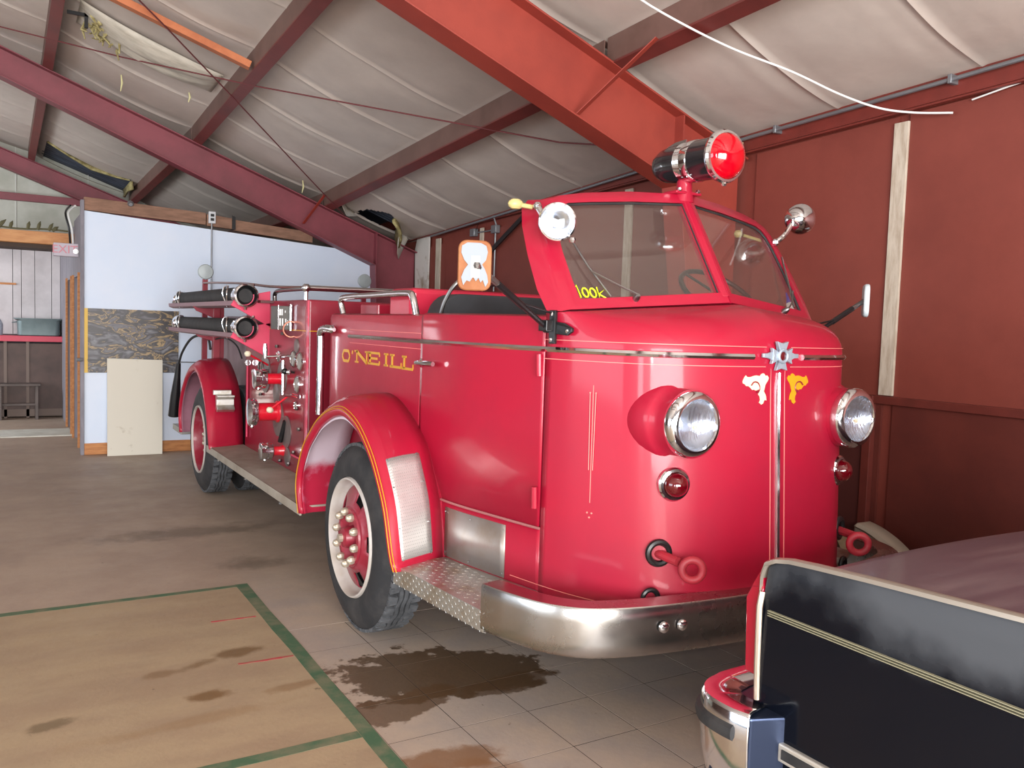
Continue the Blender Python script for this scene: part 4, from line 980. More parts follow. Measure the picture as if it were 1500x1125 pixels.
# front fenders ---------------------------------------------------------------
LIPO = [(4.873, .472), (4.925, .60), (4.905, .72), (4.80, .874), (4.69, .96), (4.575, 1.037), (4.407, 1.105), (4.277, 1.135), (4.172, 1.142), (4.05, 1.12), (3.925, 1.071), (3.784, .975), (3.692, .880), (3.60, .755), (3.545, .626), (3.508, .545), (3.47, .498)]
LIPI = [(4.873, .472), (4.945, .60), (4.935, .74), (4.86, .92), (4.77, 1.02), (4.66, 1.10), (4.52, 1.17), (4.40, 1.21), (4.29, 1.225), (4.15, 1.206), (4.035, 1.164), (3.905, 1.099), (3.779, 1.007), (3.702, .892), (3.637, .779), (3.61, .674), (3.581, .494)]
def arcs(L, n): return arclen_sample(smoothpath([(0, y, z) for y, z in L], 5), n)
LO, LI = arcs(LIPO, 48), arcs(LIPI, 48)
def fender(dy=0, scale=1., rear=False, m=RED):
    cyc, czc = 4.19, .52
    rings = []
    S = [(1.515, -.030, 0), (1.497, -.022, 0), (1.490, -.006, 0), (1.492, .006, 0), (1.502, .020, .1), (1.525, .032, .2), (1.56, .038, .38), (1.64, .030, .62), (1.72, .018, .82), (1.80, 0, 1.0)]
    for x, r, t in S:
        ring = []
        for a, b in zip(LO, LI):
            p = a.lerp(b, t); d = Vector((0, p.y-cyc, p.z-czc)).normalized(); q = p+d*r; ring.append(Vector((x, q.y+dy, q.z)))
        rings.append(ring)
    o = MB().loft(rings).build('fender', m, TR, ang=1.1, solid=.006)
    # liner (underside), faded paint, whitish towards the top at the front
    rings = []
    for x, r, t in [(1.512, -.034, 0), (1.53, -.012, .1), (1.58, .004, .35), (1.70, -.0, .75), (1.79, -.012, 1.)]:
        rings.append([Vector((x, (a.lerp(b, t)).y+dy+(Vector((0, a.y-cyc, a.z-czc)).normalized()*(r-.008)).y, (a.lerp(b, t)).z+(Vector((0, a.y-cyc, a.z-czc)).normalized()*(r-.008)).z)) for a, b in zip(LO, LI)])
    MB().loft(rings).build('fender_liner', LINR if not rear else mat('rear_liner', (170, 120, 136), .65, col2=(150, 100, 116), scale=3), o, ang=1.1, solid=.002)
    # double yellow pinstripe near lip
    for rr_, x in ((.012, 1.4905), (.024, 1.4995)):
        P = [Vector((x, a.y+dy+(Vector((0, a.y-cyc, a.z-czc)).normalized()*rr_).y, a.z+(Vector((0, a.y-cyc, a.z-czc)).normalized()*rr_).z)) for a in LO]
        if not rear: MB().tube(P, .0022, 5).build('fender_pinstripe', GOLD, o)
    return o
MIR[0] = X0; fender(); MIR[0] = None
fe = fender()
MB().tube([(1.80, b.y, b.z+.001) for b in LI], .006, 6).build('fender_bead', REDD, fe)
# perforated plate on the front of the fender
cyc, czc = 4.19, .52
def fsurf(k, t, off):
    a, b = LO[k], LI[k]; p = a.lerp(b, t); d = Vector((0, p.y-cyc, p.z-czc)).normalized()
    S = [(1.502, .020, .1), (1.525, .032, .2), (1.56, .038, .38), (1.64, .030, .62), (1.72, .018, .82), (1.80, 0, 1.0)]
    for s0, s1 in zip(S, S[1:]):
        if s0[2] <= t <= s1[2]:
            f = (t-s0[2])/(s1[2]-s0[2]); x = s0[0]+(s1[0]-s0[0])*f; r = s0[1]+(s1[1]-s0[1])*f; break
    q = p+d*(r+off); return Vector((x, q.y, q.z))
ks = [k for k in range(49) if LO[k].y < 3.9 and .50 < LO[k].z < .90]
ks = [k for k in range(49) if LO[k].y < 3.78 and LO[k].z < .925 and LO[k].z > .52]
tt = [.30+.54*i/6 for i in range(7)]
fp = MB().loft([[fsurf(k, t, .003) for t in tt] for k in ks]).build('fender_plate', PLATE, fe, ang=1.2, solid=.003)
fp['label'] = 'pale perforated metal plate on the fender front'
for k in (ks[0], ks[len(ks)//3], ks[2*len(ks)//3], ks[-1]):
    for t in (.33, .81): MB().sphere(fsurf(k, t, .004), .005, seg=6).build('rivet', STEEL, fp)
# perforation dots as one fine part
pm = MB(); 
for i in range(34):
    for j in range(17):
        f = i/33*(len(ks)-1); k0 = int(f); k1 = min(k0+1, len(ks)-1); t = .32+.50*j/16+(.0156 if i % 2 else 0)
        if t > .83: continue
        p = fsurf(ks[k0], t, .0038).lerp(fsurf(ks[k1], t, .0038), f-k0)
        e = .0022; pm.add([p+Vector((-e, 0, 0)), p+Vector((0, -.0006, e)), p+Vector((e, 0, 0)), p+Vector((0, .0006, -e))], [(0, 1, 2, 3)])
tag(pm.build('perforations', mat('dark_perforation', (120, 120, 118), .7), fp, smooth=False, fixn=False), kind='stuff')

# step with tread plate ----------------------------------------------------------
def lozenge(mb, c, u, v, n, ln=.011, wd=.0032, h=.0014):
    mb.add([c-u*ln, c-v*wd, c+u*ln, c+v*wd, c+n*h-u*ln*.5, c+n*h+u*ln*.5], [(0, 1, 5, 4), (1, 2, 5), (2, 3, 4, 5), (3, 0, 4)])
def step(s):
    zt = .508; inner = [(p.x-.002, p.y) for p in SP if 2.93 <= p.y <= 3.55]
    outer = [(1.525, 3.535), (1.545, 3.3), (1.568, 3.0), (1.585, 2.80)]
    top = [(x, y, zt) for x, y in outer]+[(1.70, 2.74, zt), (1.86, 2.78, zt)]+[(x, y, zt) for x, y in inner]+[(1.785, 3.56, zt)]
    o = MB().prism(top, (0, 0, -.012)).build('step', ALU, TR, smooth=False)
    MB().loft([[(x, y, zt) for x, y in outer], [(x-.001, y, zt-.005) for x, y in outer], [(x, y, .425) for x, y in outer], [(x+.012, y, .42) for x, y in outer]]).build('step_edge', ALU, o, smooth=False, solid=.004)
    lz = MB()
    def oat(y):
        for a, b in zip(outer, outer[1:]):
            if b[1] <= y <= a[1]: return a[0]+(b[0]-a[0])*(y-a[1])/(b[1]-a[1])
        return outer[0][0]
    for i in range(30):
        y = 2.80+.73*i/29
        for j in range(5):
            z = .428+.075*j/4; u = Vector((0, .7, .7 if (i+j) % 2 else -.7)); lozenge(lz, Vector((oat(y)-.001, y, z)), u, Vector((0, -u.z, u.y)), Vector((-1, 0, 0)), .0105)
    for i in range(24):
        y = 2.78+.76*i/23
        for j in range(10):
            x = 1.545+.029*j
            if x < oat(y)+.02 or x > 1.79+max(0, 3.55-y)*.14: continue
            u = Vector((.7 if (i+j) % 2 else -.7, .7, 0)); lozenge(lz, Vector((x, y, zt)), u, Vector((-u.y, u.x, 0)), Vector((0, 0, 1)), .0105)
    tag(lz.build('tread_lozenges', ALU, o, smooth=False, fixn=False), kind='stuff')
    # kick plate on the cab side
    P = [p for p in SP if 3.11 <= p.y <= 3.60]
    kp = MB().loft([[Vector((p.x-.003, p.y, z)) for p in P] for z in (.512, .745)]).build('kick_plate', mat('kick_plate_metal', (176, 172, 170), .42, .8, col2=(160, 146, 132), scale=4), TR, ang=1, solid=.003)
    for p in (P[0], P[len(P)//2], P[-1]):
        for z in (.53, .725): MB().sphere((p.x-.005, p.y+(.012 if p is P[0] else -.012), z), .005, seg=6).build('rivet', STEEL, kp)
both(step)

# rear running boards and body ------------------------------------------------------
def runb(s):
    o = MB().box((1.505, 4.88, .50), (1.80, 7.55, .512)).box((1.500, 4.88, .455), (1.512, 7.55, .512)).build('running_board', mat('worn_board_metal', (164, 156, 144), .55, .1, col2=(140, 130, 116), scale=3, rough2=.6), TR, smooth=False, bevel=.002)
    for y in (5.3, 6.2, 7.1): MB().sphere((1.505, y, .448), .012, seg=6).build('bolt', STEEL, o)
both(runb)
RB2 = mat('rear_body_red', (150, 22, 44), .42, coat=.2, col2=(120, 24, 42), scale=2.2)
fr = fender(3.92, rear=True)
MIR[0] = X0; fender(3.92, rear=True); MIR[0] = None
# hand plate on the rear fender front
hp = MB().box((1.545, 7.50, .945), (1.695, 7.53, .985)).prism([(1.565, 7.53, .945), (1.565, 7.44, .945), (1.565, 7.44, .93), (1.565, 7.47, .91), (1.565, 7.47, .86), (1.565, 7.43, .825), (1.565, 7.47, .80), (1.565, 7.52, .82)], (.145, 0, 0))
hp.build('step_bracket', ALU, fr, smooth=False, bevel=.004)
# pump body
pbm = MB().prism([(1.80, 5.72, .5), (3.534, 5.72, .5), (3.534, 5.72, 1.745), (1.80, 5.72, 1.745)], (0, 1.74, 0))
pump = pbm.build('pump_body', REDD, TR, smooth=False, bevel=.012)
MB().box((1.797, 5.80, .52), (1.800, 7.40, 1.70)).build('panel_edge', mat('shaded_panel_red', (134, 24, 42), .32, coat=.4, col2=(112, 26, 42), scale=3), pump, smooth=False)  # pump panel red darkened to stand for its shade
strip([Vector((1.7965, y, 1.53)) for y in (5.75, 6.5, 7.4)], .006, .001, 'pinstripe', GOLD, pump, 'flat')
MB().box((1.795, 5.715, 1.527), (2.3, 5.72, 1.533)).build('pinstripe', GOLD, pump, smooth=False)
MB().box((1.790, 5.71, .5), (1.802, 5.75, 1.74)).build('corner_moulding', REDF, pump, smooth=False, bevel=.004)
# cab rear bulkheads
MB().box((1.85, 5.30, .5), (3.484, 5.36, 1.652)).build('cab_back_wall', RED, TR, smooth=False, bevel=.01)
MB().box((1.83, 4.55, 1.0), (3.50, 5.33, 1.60)).build('cowl_deck', REDD, TR, smooth=False, bevel=.01)
MB().box((1.92, 4.30, .9), (3.41, 4.62, 1.80)).build('seat_bulkhead', mat('inner_red', (200, 36, 66), .4, coat=.3), TR, smooth=False, bevel=.03)
MB().box((2.0, 4.98, 1.6), (3.3, 5.28, 1.72)).build('tool_box', RED, TR, smooth=False, bevel=.01)
MB().box((1.98, 3.02, .62), (3.35, 4.55, .70)).build('cab_floor', BLK, TR, smooth=False)
st = MB().loft([[(x, 3.95+dy, z) for x, z in roundrect(X0, 1.42, .745, .345, .13, 6)] for dy in (0, .03, .13, .16)], True, True)
sb = st.build('seat_back', mat('black_seat_vinyl', (56, 58, 62), .45, col2=(46, 47, 50), scale=5), TR, bevel=.01)
MB().box((1.93, 3.45, .95), (3.40, 3.98, 1.12)).build('seat_cushion', MATS['black_seat_vinyl'], TR, bevel=.04)
MB().box((1.93, 3.50, .70), (3.40, 3.96, .95)).build('seat_base', REDD, TR, smooth=False)
P = smoothpath([(1.92, 3.94, 1.64), (1.93, 3.91, 1.72), (1.96, 3.87, 1.80), (2.02, 3.85, 1.85), (2.12, 3.85, 1.87)], 5)
MB().tube(P, .010, 8).build('grab_hoop', STEEL, TR)
# dashboard and steering
MB().prism([(1.97, 2.93, 1.30), (1.97, 2.93, 1.62), (1.97, 3.08, 1.60), (1.97, 3.14, 1.34)], (1.394, 0, 0)).build('dashboard', mat('dash_dark', (58, 24, 30), .5), TR, smooth=False)
sw = MB().torus((3.14, 3.22, 1.80), (0, -.75, 1), .21, .013, 36, 8)
for k in range(3):
    a = k*2*PI/3; ax = Vector((0, -.75, 1)).normalized(); e1 = Vector((1, 0, 0)); e2 = ax.cross(e1); sw.tube([(3.14, 3.22, 1.80), Vector((3.14, 3.22, 1.80))+(e1*math.cos(a)+e2*math.sin(a))*.21], .008, 6)
sw.tube([(3.14, 3.22, 1.80), (3.14, 2.98, 1.45)], .022, 10).build('steering_wheel', BLKP, TR)
MB().tube([(3.05, 3.05, 1.6), (3.02, 3.1, 1.9)], .01, 6).build('column_lever', BLKP, TR)

# lettering O'NEILL
LT = MB(); GX = 1.7915
def sq(y0, z0, y1, z1, w_):   # stroke
    a = Vector((GX, y0, z0)); b = Vector((GX, y1, z1)); d = (b-a).normalized(); n_ = Vector((0, -d.z, d.y))*w_/2
    LT.prism([a-n_, b-n_, b+n_, a+n_], (.002, 0, 0))
def letter(ch, y, wd, zt, zb_):
    th = .020; tv = .013; Lf = y; Rt = y-wd
    def serif(yy, zz): sq(yy+.028, zz, yy-.028, zz, .010)
    if ch == 'O':
        c = .03; P = [(Lf, zt-c), (Lf-c*.8, zt), (Rt+c*.8, zt), (Rt, zt-c), (Rt, zb_+c), (Rt+c*.8, zb_), (Lf-c*.8, zb_), (Lf, zb_+c)]
        for a, b in zip(P, P[1:]+P[:1]): sq(*a, *b, th*.85)
    if ch == 'N':
        sq(Lf, zt, Lf, zb_, tv); sq(Lf, zt, Rt, zb_, th); sq(Rt, zt, Rt, zb_, tv); serif(Lf, zb_); serif(Lf+.01, zt); serif(Rt, zt)
    if ch == 'E':
        sq(Lf-.01, zt, Lf-.01, zb_, th); sq(Lf+.02, zt, Rt, zt, tv); sq(Lf+.02, zb_, Rt, zb_, tv); sq(Lf, (zt+zb_)/2, Rt+.03, (zt+zb_)/2, tv); sq(Rt, zt, Rt, zt-.018, .010); sq(Rt, zb_, Rt, zb_+.018, .010)
    if ch == 'I': m_ = (Lf+Rt)/2; sq(m_, zt, m_, zb_, th); serif(m_, zt); serif(m_, zb_)
    if ch == 'L': sq(Lf-.02, zt, Lf-.02, zb_, th); serif(Lf-.02, zt); sq(Lf+.01, zb_, Rt, zb_, tv); sq(Rt, zb_, Rt, zb_+.025, .010)
lroot = None
for L4 in (('O', 5.02, .13, 1.427, 1.366), ("'",), ('N', 4.775, .16, 1.432, 1.369), ('E', 4.575, .15, 1.432, 1.371), ('I', 4.37, .08, 1.433, 1.372), ('L', 4.265, .14, 1.432, 1.371), ('L', 4.105, .13, 1.431, 1.370)):
    LT = MB()
    if len(L4) == 1: sq(4.845, 1.432, 4.85, 1.412, .014)
    else: letter(*L4)
    LT.build('letter', GOLD, TR, smooth=False)['label'] = "gold serif letter of the name O'NEILL"

# chrome grab pipe at the cab rear corner
P = smoothpath([(1.76, 5.34, 1.0), (1.76, 5.34, 1.45), (1.755, 5.33, 1.525), (1.755, 5.25, 1.555), (1.765, 5.10, 1.55)], 6)
MB().tube(P, [.024]*19+[.026]*5+[.012], 14).build('grab_pipe', CHR, TR)
# top rails
def rail(P, r, name='grab_rail', m=CHR, **k): return MB().tube(smoothpath(P, 5), r, 12, **k).build(name, m, TR)
rail([(1.83, 5.12, 1.65), (1.82, 5.14, 1.73), (1.82, 5.05, 1.752), (1.82, 4.6, 1.757), (1.82, 4.14, 1.76), (1.82, 4.06, 1.74), (1.83, 4.03, 1.65)], .018)
rail([(1.84, 6.72, 1.745), (1.84, 6.72, 1.80), (1.84, 6.62, 1.822), (1.84, 6.3, 1.826), (1.84, 5.95, 1.826)], .016, m=STEEL)
cr_ = rail([(1.84, 5.92, 1.83), (2.1, 5.92, 1.832), (2.5, 5.92, 1.835), (2.60, 5.92, 1.83)], .020)
MB().tube([(1.84, 5.92, 1.745), (1.84, 5.92, 1.83)], .014, 10).sphere((1.84, 5.92, 1.83), .032, seg=12).build('rail_post', CHR, cr_)
rail([(1.78, 9.15, 1.95), (1.79, 8.5, 1.935), (1.80, 7.5, 1.90), (1.82, 6.8, 1.86), (1.84, 6.0, 1.835)], .010, 'hand_rail', mat('copper_rail', (150, 110, 100), .3, .8))
# rear hose body
hb_ = MB().box((2.0, 7.47, .55), (3.33, 9.5, 1.62)).build('hose_body', mat('dusty_shaded_hose_body', (140, 116, 122), .5, .2, col2=(112, 84, 92), scale=2), TR, smooth=False, bevel=.01)  # dust and shade are both put into this mauve grey
MB().box((1.62, 9.45, .36), (3.71, 9.95, .42)).build('tailboard', mat('tailboard_metal', (150, 148, 142), .5, .5), TR, smooth=False, bevel=.004)
# rear corner posts with lamps
for x, y in ((1.80, 9.2), (3.50, 9.15)):
    p_ = MB().box((x-.025, y-.02, .5), (x+.025, y+.02, 1.99)).build('corner_post', REDD, TR, smooth=False)
    L_ = MB().lathe([(.0, -.075), (.03, -.07), (.06, -.045), (.075, -.01), (.078, .01), (.070, .018), (0, .024)], (x, y-.02, 2.065), (0, -1, 0), 24).tube([(x, y, 1.98), (x, y-.03, 2.02)], .015, 8).build('flood_lamp', mat('grey_lamp', (156, 164, 166), .45, .2), p_)
    L_['label'] = 'round grey floodlamp'
# hose brackets and posts
bra = MB()
for z0 in (1.455, 1.70):
    bra.prism([(1.80, 6.70, z0-.16), (1.80, 6.70, z0+.12), (1.535, 6.70, z0+.06), (1.50, 6.70, z0+.0), (1.56, 6.70, z0-.03)], (0, .014, 0))
bra.build('hose_bracket', REDF if False else mat('pink_bracket', (196, 50, 84), .45), TR, smooth=False, bevel=.003)
MB().prism([(1.80, 8.30, 1.25), (1.80, 8.30, 1.80), (1.52, 8.30, 1.70), (1.55, 8.30, 1.66), (1.70, 8.30, 1.60), (1.53, 8.30, 1.46), (1.57, 8.30, 1.42), (1.70, 8.30, 1.38), (1.72, 8.30, 1.15), (1.80, 8.30, 1.15)], (0, .03, 0)).box((1.70, 8.28, 1.14), (1.76, 8.36, 1.72)).build('hose_bracket', REDD, TR, smooth=False, bevel=.003)
for z0 in (1.438, 1.685):
    MB().prism([(1.52, 6.75, z0+.05), (1.525, 6.75, z0+.015), (1.565, 6.75, z0), (1.635, 6.75, z0), (1.675, 6.75, z0+.015), (1.68, 6.75, z0+.05), (1.665, 6.75, z0+.05), (1.63, 6.75, z0+.012), (1.57, 6.75, z0+.012), (1.535, 6.75, z0+.05)], (0, 2.9, 0)).build('hose_trough', mat('mauve_trough', (150, 118, 126), .5, .3), TR, smooth=False)
# suction hoses: things lying in the troughs
for z, lab in ((1.775, 'upper black suction hose with chrome coupling in its trough'), (1.530, 'lower black suction hose with chrome coupling in its trough')):
    hs = thing('suction_hose', (1.60, 8.1, z-.07), lab, 'hose', 'hard suction hoses on the truck side')
    MB().lathe([(.052, 6.66), (.068, 6.70), (.070, 6.9), (.070, 9.35), (.062, 9.5)], (1.60, 0, z), (0, 1, 0), 28).build('hose_tube', BLK, hs)
    cp = MB().lathe([(.060, 6.82), (.078, 6.80), (.082, 6.74), (.078, 6.70), (.088, 6.68), (.093, 6.645), (.090, 6.62), (.078, 6.615), (.073, 6.66), (.070, 6.80)], (1.60, 0, z), (0, 1, 0), 36, False).build('coupling', CHR, hs)
    MB().lathe([(0.0, 0), (.073, 0)], (1.60, 6.79, z), (0, 1, 0), 24, False).build('hose_mouth', mat('hose_inside', (30, 30, 20), .8), hs, fixn=False)
    MB().lathe([(.070, 9.3), (.085, 9.34), (.085, 9.44), (.07, 9.52), (.0, 9.53)], (1.60, 0, z), (0, 1, 0), 28, False).build('end_cap', CHR, hs)
    for yy in (7.0, 9.1):
        MB().tube(smoothpath([(1.53, yy-.06, z+.075), (1.518, yy-.08, z+.0), (1.54, yy-.02, z-.082), (1.54, yy+.03, z-.06), (1.518, yy+.06, z+.02), (1.53, yy+.03, z+.075), (1.53, yy-.06, z+.075)], 3), .008, 8).build('hose_clamp', CHR, hs)
    MB().sphere((1.60, 6.66, z-.098), .014, seg=8).sphere((1.66, 6.66, z+.085), .014, seg=8).build('coupling_lug', CHR, hs)
# black nozzle with looped hose behind the rear fender
nz_ = thing('play_pipe', (1.45, 9.35, .55), 'long black nozzle with thin looped hose behind the rear fender', 'nozzle')
MB().tube([(1.545, 9.45, .56), (1.555, 9.40, .78), (1.565, 9.36, .98), (1.57, 9.33, 1.12)], [.055, .05, .032, .024], 14).build('barrel', BLKP, nz_)
MB().tube(smoothpath([(1.57, 9.33, 1.10), (1.585, 9.2, 1.24), (1.61, 8.9, 1.38), (1.64, 8.6, 1.425), (1.68, 8.42, 1.40), (1.69, 8.36, 1.30)], 6), .012, 8).tube(smoothpath([(1.72, 8.28, 1.40), (1.75, 8.0, 1.42), (1.80, 7.8, 1.36), (1.82, 7.68, 1.25)], 5), .007, 8).build('thin_hose', BLK, nz_)
MB().lathe([(.028, 0), (.03, .03), (.02, .04)], (1.563, 9.37, .90), (0, -.1, 1), 12).build('ring', CHR, nz_)

# pump panel fittings (axis -x)
PX = 1.797
def disc(y, z, r, m, nm, h=.012, rim=CHR, off=0.):
    o = MB().lathe([(r, 0), (r, h), (r*.86, h+.006), (r*.82, h)], (PX-off, y, z), (-1, 0, 0), 24).build(nm, rim, pump)
    MB().lathe([(r*.83, 0), (r*.8, .002), (0, .003)], (PX-off-h, y, z), (-1, 0, 0), 24).build('dial', m, o); return o
GFACE = mat('gauge_face', (150, 146, 140), .35)
for y, z, r in ((6.03, 1.325, .062), (5.87, 1.315, .066), (5.93, 1.15, .06), (5.95, 1.0, .03), (6.42, 1.33, .032)): disc(y, z, r, GFACE, 'gauge', rim=CHR)
GPL = mat('grey_escutcheon', (120, 108, 106), .45, .5)
for y, z, r in ((6.80, 1.17, .15), (6.33, 1.17, .12), (6.42, .86, .14), (6.47, 1.04, .08), (6.2, .78, .12), (6.16, .60, .07), (5.97, 1.42, .05)):
    MB().lathe([(r, 0), (r, .006), (r*.9, .010)], (PX, y, z), (-1, 0, 0), 24).build('escutcheon', GPL, pump)
def outlet(y, z, r, ln, capr, capl, ringm=CHR, nm='outlet'):
    o = MB().lathe([(r*1.25, 0), (r*1.2, .02), (r, .03), (r, ln)], (PX, y, z), (-1, 0, 0), 28).build(nm, mat('outlet_red', (210, 22, 44), .3, coat=.5), pump)
    MB().lathe([(capr*.9, 0), (capr, .008), (capr, capl*.4), (capr*.88, capl*.45), (capr*.88, capl*.6), (capr*1.02, capl*.65), (capr*1.02, capl*.95), (capr*.8, capl), (0, capl)], (PX-ln, y, z), (-1, 0, 0), 32).build('outlet_cap', CHR, o)
    for a in (0.4, 2.5, 4.6): MB().sphere((PX-ln-capl*.6, y+capr*1.08*math.cos(a), z+capr*1.08*math.sin(a)), .014, seg=8).build('cap_lug', CHR, o)
    return o
outlet(6.30, 1.165, .040, .13, .070, .09)          # upper discharge
outlet(6.75, 1.155, .02, .03, .052, .09)           # small capped outlet far left
outlet(6.40, .91, .068, .17, .100, .055)           # large suction
outlet(6.25, .635, .034, .09, .062, .09)           # bottom drain outlet
# handwheels and levers
hw = MB().torus((PX-.07, 6.68, 1.20), (-1, 0, 0), .075, .008, 28, 8).tube([(PX, 6.68, 1.20), (PX-.08, 6.68, 1.20)], .012, 8)
for k in range(4): a = k*PI/2+.3; hw.tube([(PX-.07, 6.68, 1.2), (PX-.07, 6.68+.075*math.cos(a), 1.2+.075*math.sin(a))], .006, 6)
hw.build('hand_wheel', STEEL, pump)
MB().tube([(PX, 6.06, 1.345), (PX-.20, 6.06, 1.335)], .010, 8).tube([(PX-.20, 6.06, 1.325), (PX-.20, 6.06, 1.38), (PX-.20, 6.06, 1.43)], [.012, .018, .012], 10).lathe([(.04, 0), (.04, .008), (.01, .01)], (PX-.10, 6.06, 1.34), (-1, 0, 0), 18).build('crank_handle', CHR, pump)
MB().tube([(PX-.055, 6.12, 1.06), (PX-.055, 6.12, 1.31)], .012, 10).tube([(PX-.06, 6.12, 1.06), (PX+.0, 6.12, 1.055)], .012, 8).tube([(PX-.02, 5.98, 1.07), (PX-.02, 5.84, 1.07)], .014, 10).build('pull_bar', CHR, pump)
MB().sphere((PX-.05, 6.1, 1.232), .024, seg=12).tube([(PX, 6.02, 1.228), (PX-.05, 6.1, 1.232)], .008, 8).build('black_knob', BLKP, pump)
MB().sphere((PX-.05, 6.0, 1.232), .018, seg=12).build('chrome_knob', CHR, pump)
IV = mat('ivory_knob', (222, 212, 186), .4)
for a, b in (((PX, 6.70, 1.24), (PX-.19, 6.60, 1.335)), ((PX, 6.16, 1.05), (PX-.11, 6.25, .94))):
    lv = MB().tube([a, b], .008, 8).build('lever', MATS['outlet_red'], pump); MB().sphere(b, .026, 1, 1.3, .9, 12).build('lever_knob', IV, lv)
MB().tube([(PX-.03, 7.25, 1.21), (PX-.03, 7.25, 1.26)], .014, 8).torus((PX-.03, 7.25, 1.235), (0, 1, 0), .02, .008, 14, 6).build('small_tap', CHR, pump)
for y, z in ((6.32, .50+.05), (6.1, .56), (5.98, .66), (5.92, .98), (6.45, 1.40), (5.86, .84), (6.9, 1.0), (6.3, 1.5)): MB().sphere((PX-.012, y, z), .016, seg=8).build('small_knob', STEEL, pump)
MB().tube([(PX-.01, 6.2, .86), (PX-.03, 6.26, .70)], .018, 8).build('slot_lever', BLKP, pump)
for (a, b) in (((PX-.012, 7.33, .6), (PX-.012, 7.33, 1.22)), ((PX-.02, 5.80, .64), (PX-.02, 6.0, .64))): MB().tube([a, b], .008, 6).build('trim_rod', MATS['pink_bracket'], pump)
sgn = MB().box((PX-.10, 6.10, 1.53), (PX-.004, 6.30, 1.70)).build('number_plate', mat('plate_dark', (84, 82, 78), .5), pump, smooth=False, bevel=.004)
sgn['label'] = 'dark plate with white markings and chrome edge'
MB().tube([(PX-.015, 6.085, 1.525), (PX-.015, 6.085, 1.712)], .012, 8).build('plate_edge', CHR, sgn)
MB().tube([(PX-.103, 6.09, 1.53), (PX-.103, 6.09, 1.705)], .005, 8).build('plate_edge', CHR, sgn)
WHM = mat('white_letter', (220, 224, 224), .6)
for x, z, a, b in ((PX-.088, 1.655, .012, .022), (PX-.074, 1.655, .008, .022), (PX-.052, 1.66, .005, .008), (PX-.088, 1.585, .010, .026), (PX-.070, 1.585, .008, .026), (PX-.048, 1.585, .007, .024), (PX-.034, 1.580, .006, .018)):
    MB().box((x-a/2, 6.096, z-b), (x+a/2, 6.10, z+b)).build('lettering', WHM, sgn, smooth=False)
MB().torus((PX-.02, 6.06, 1.535), (0, 1, 0), .055, .006, 24, 6).build('copper_ring', mat('copper', (196, 130, 110), .35, .7), pump)
MB().box((1.70, 6.6, 1.725), (1.84, 7.3, 1.745)).build('shelf', mat('dark_shelf', (84, 36, 40), .5), pump, smooth=False)

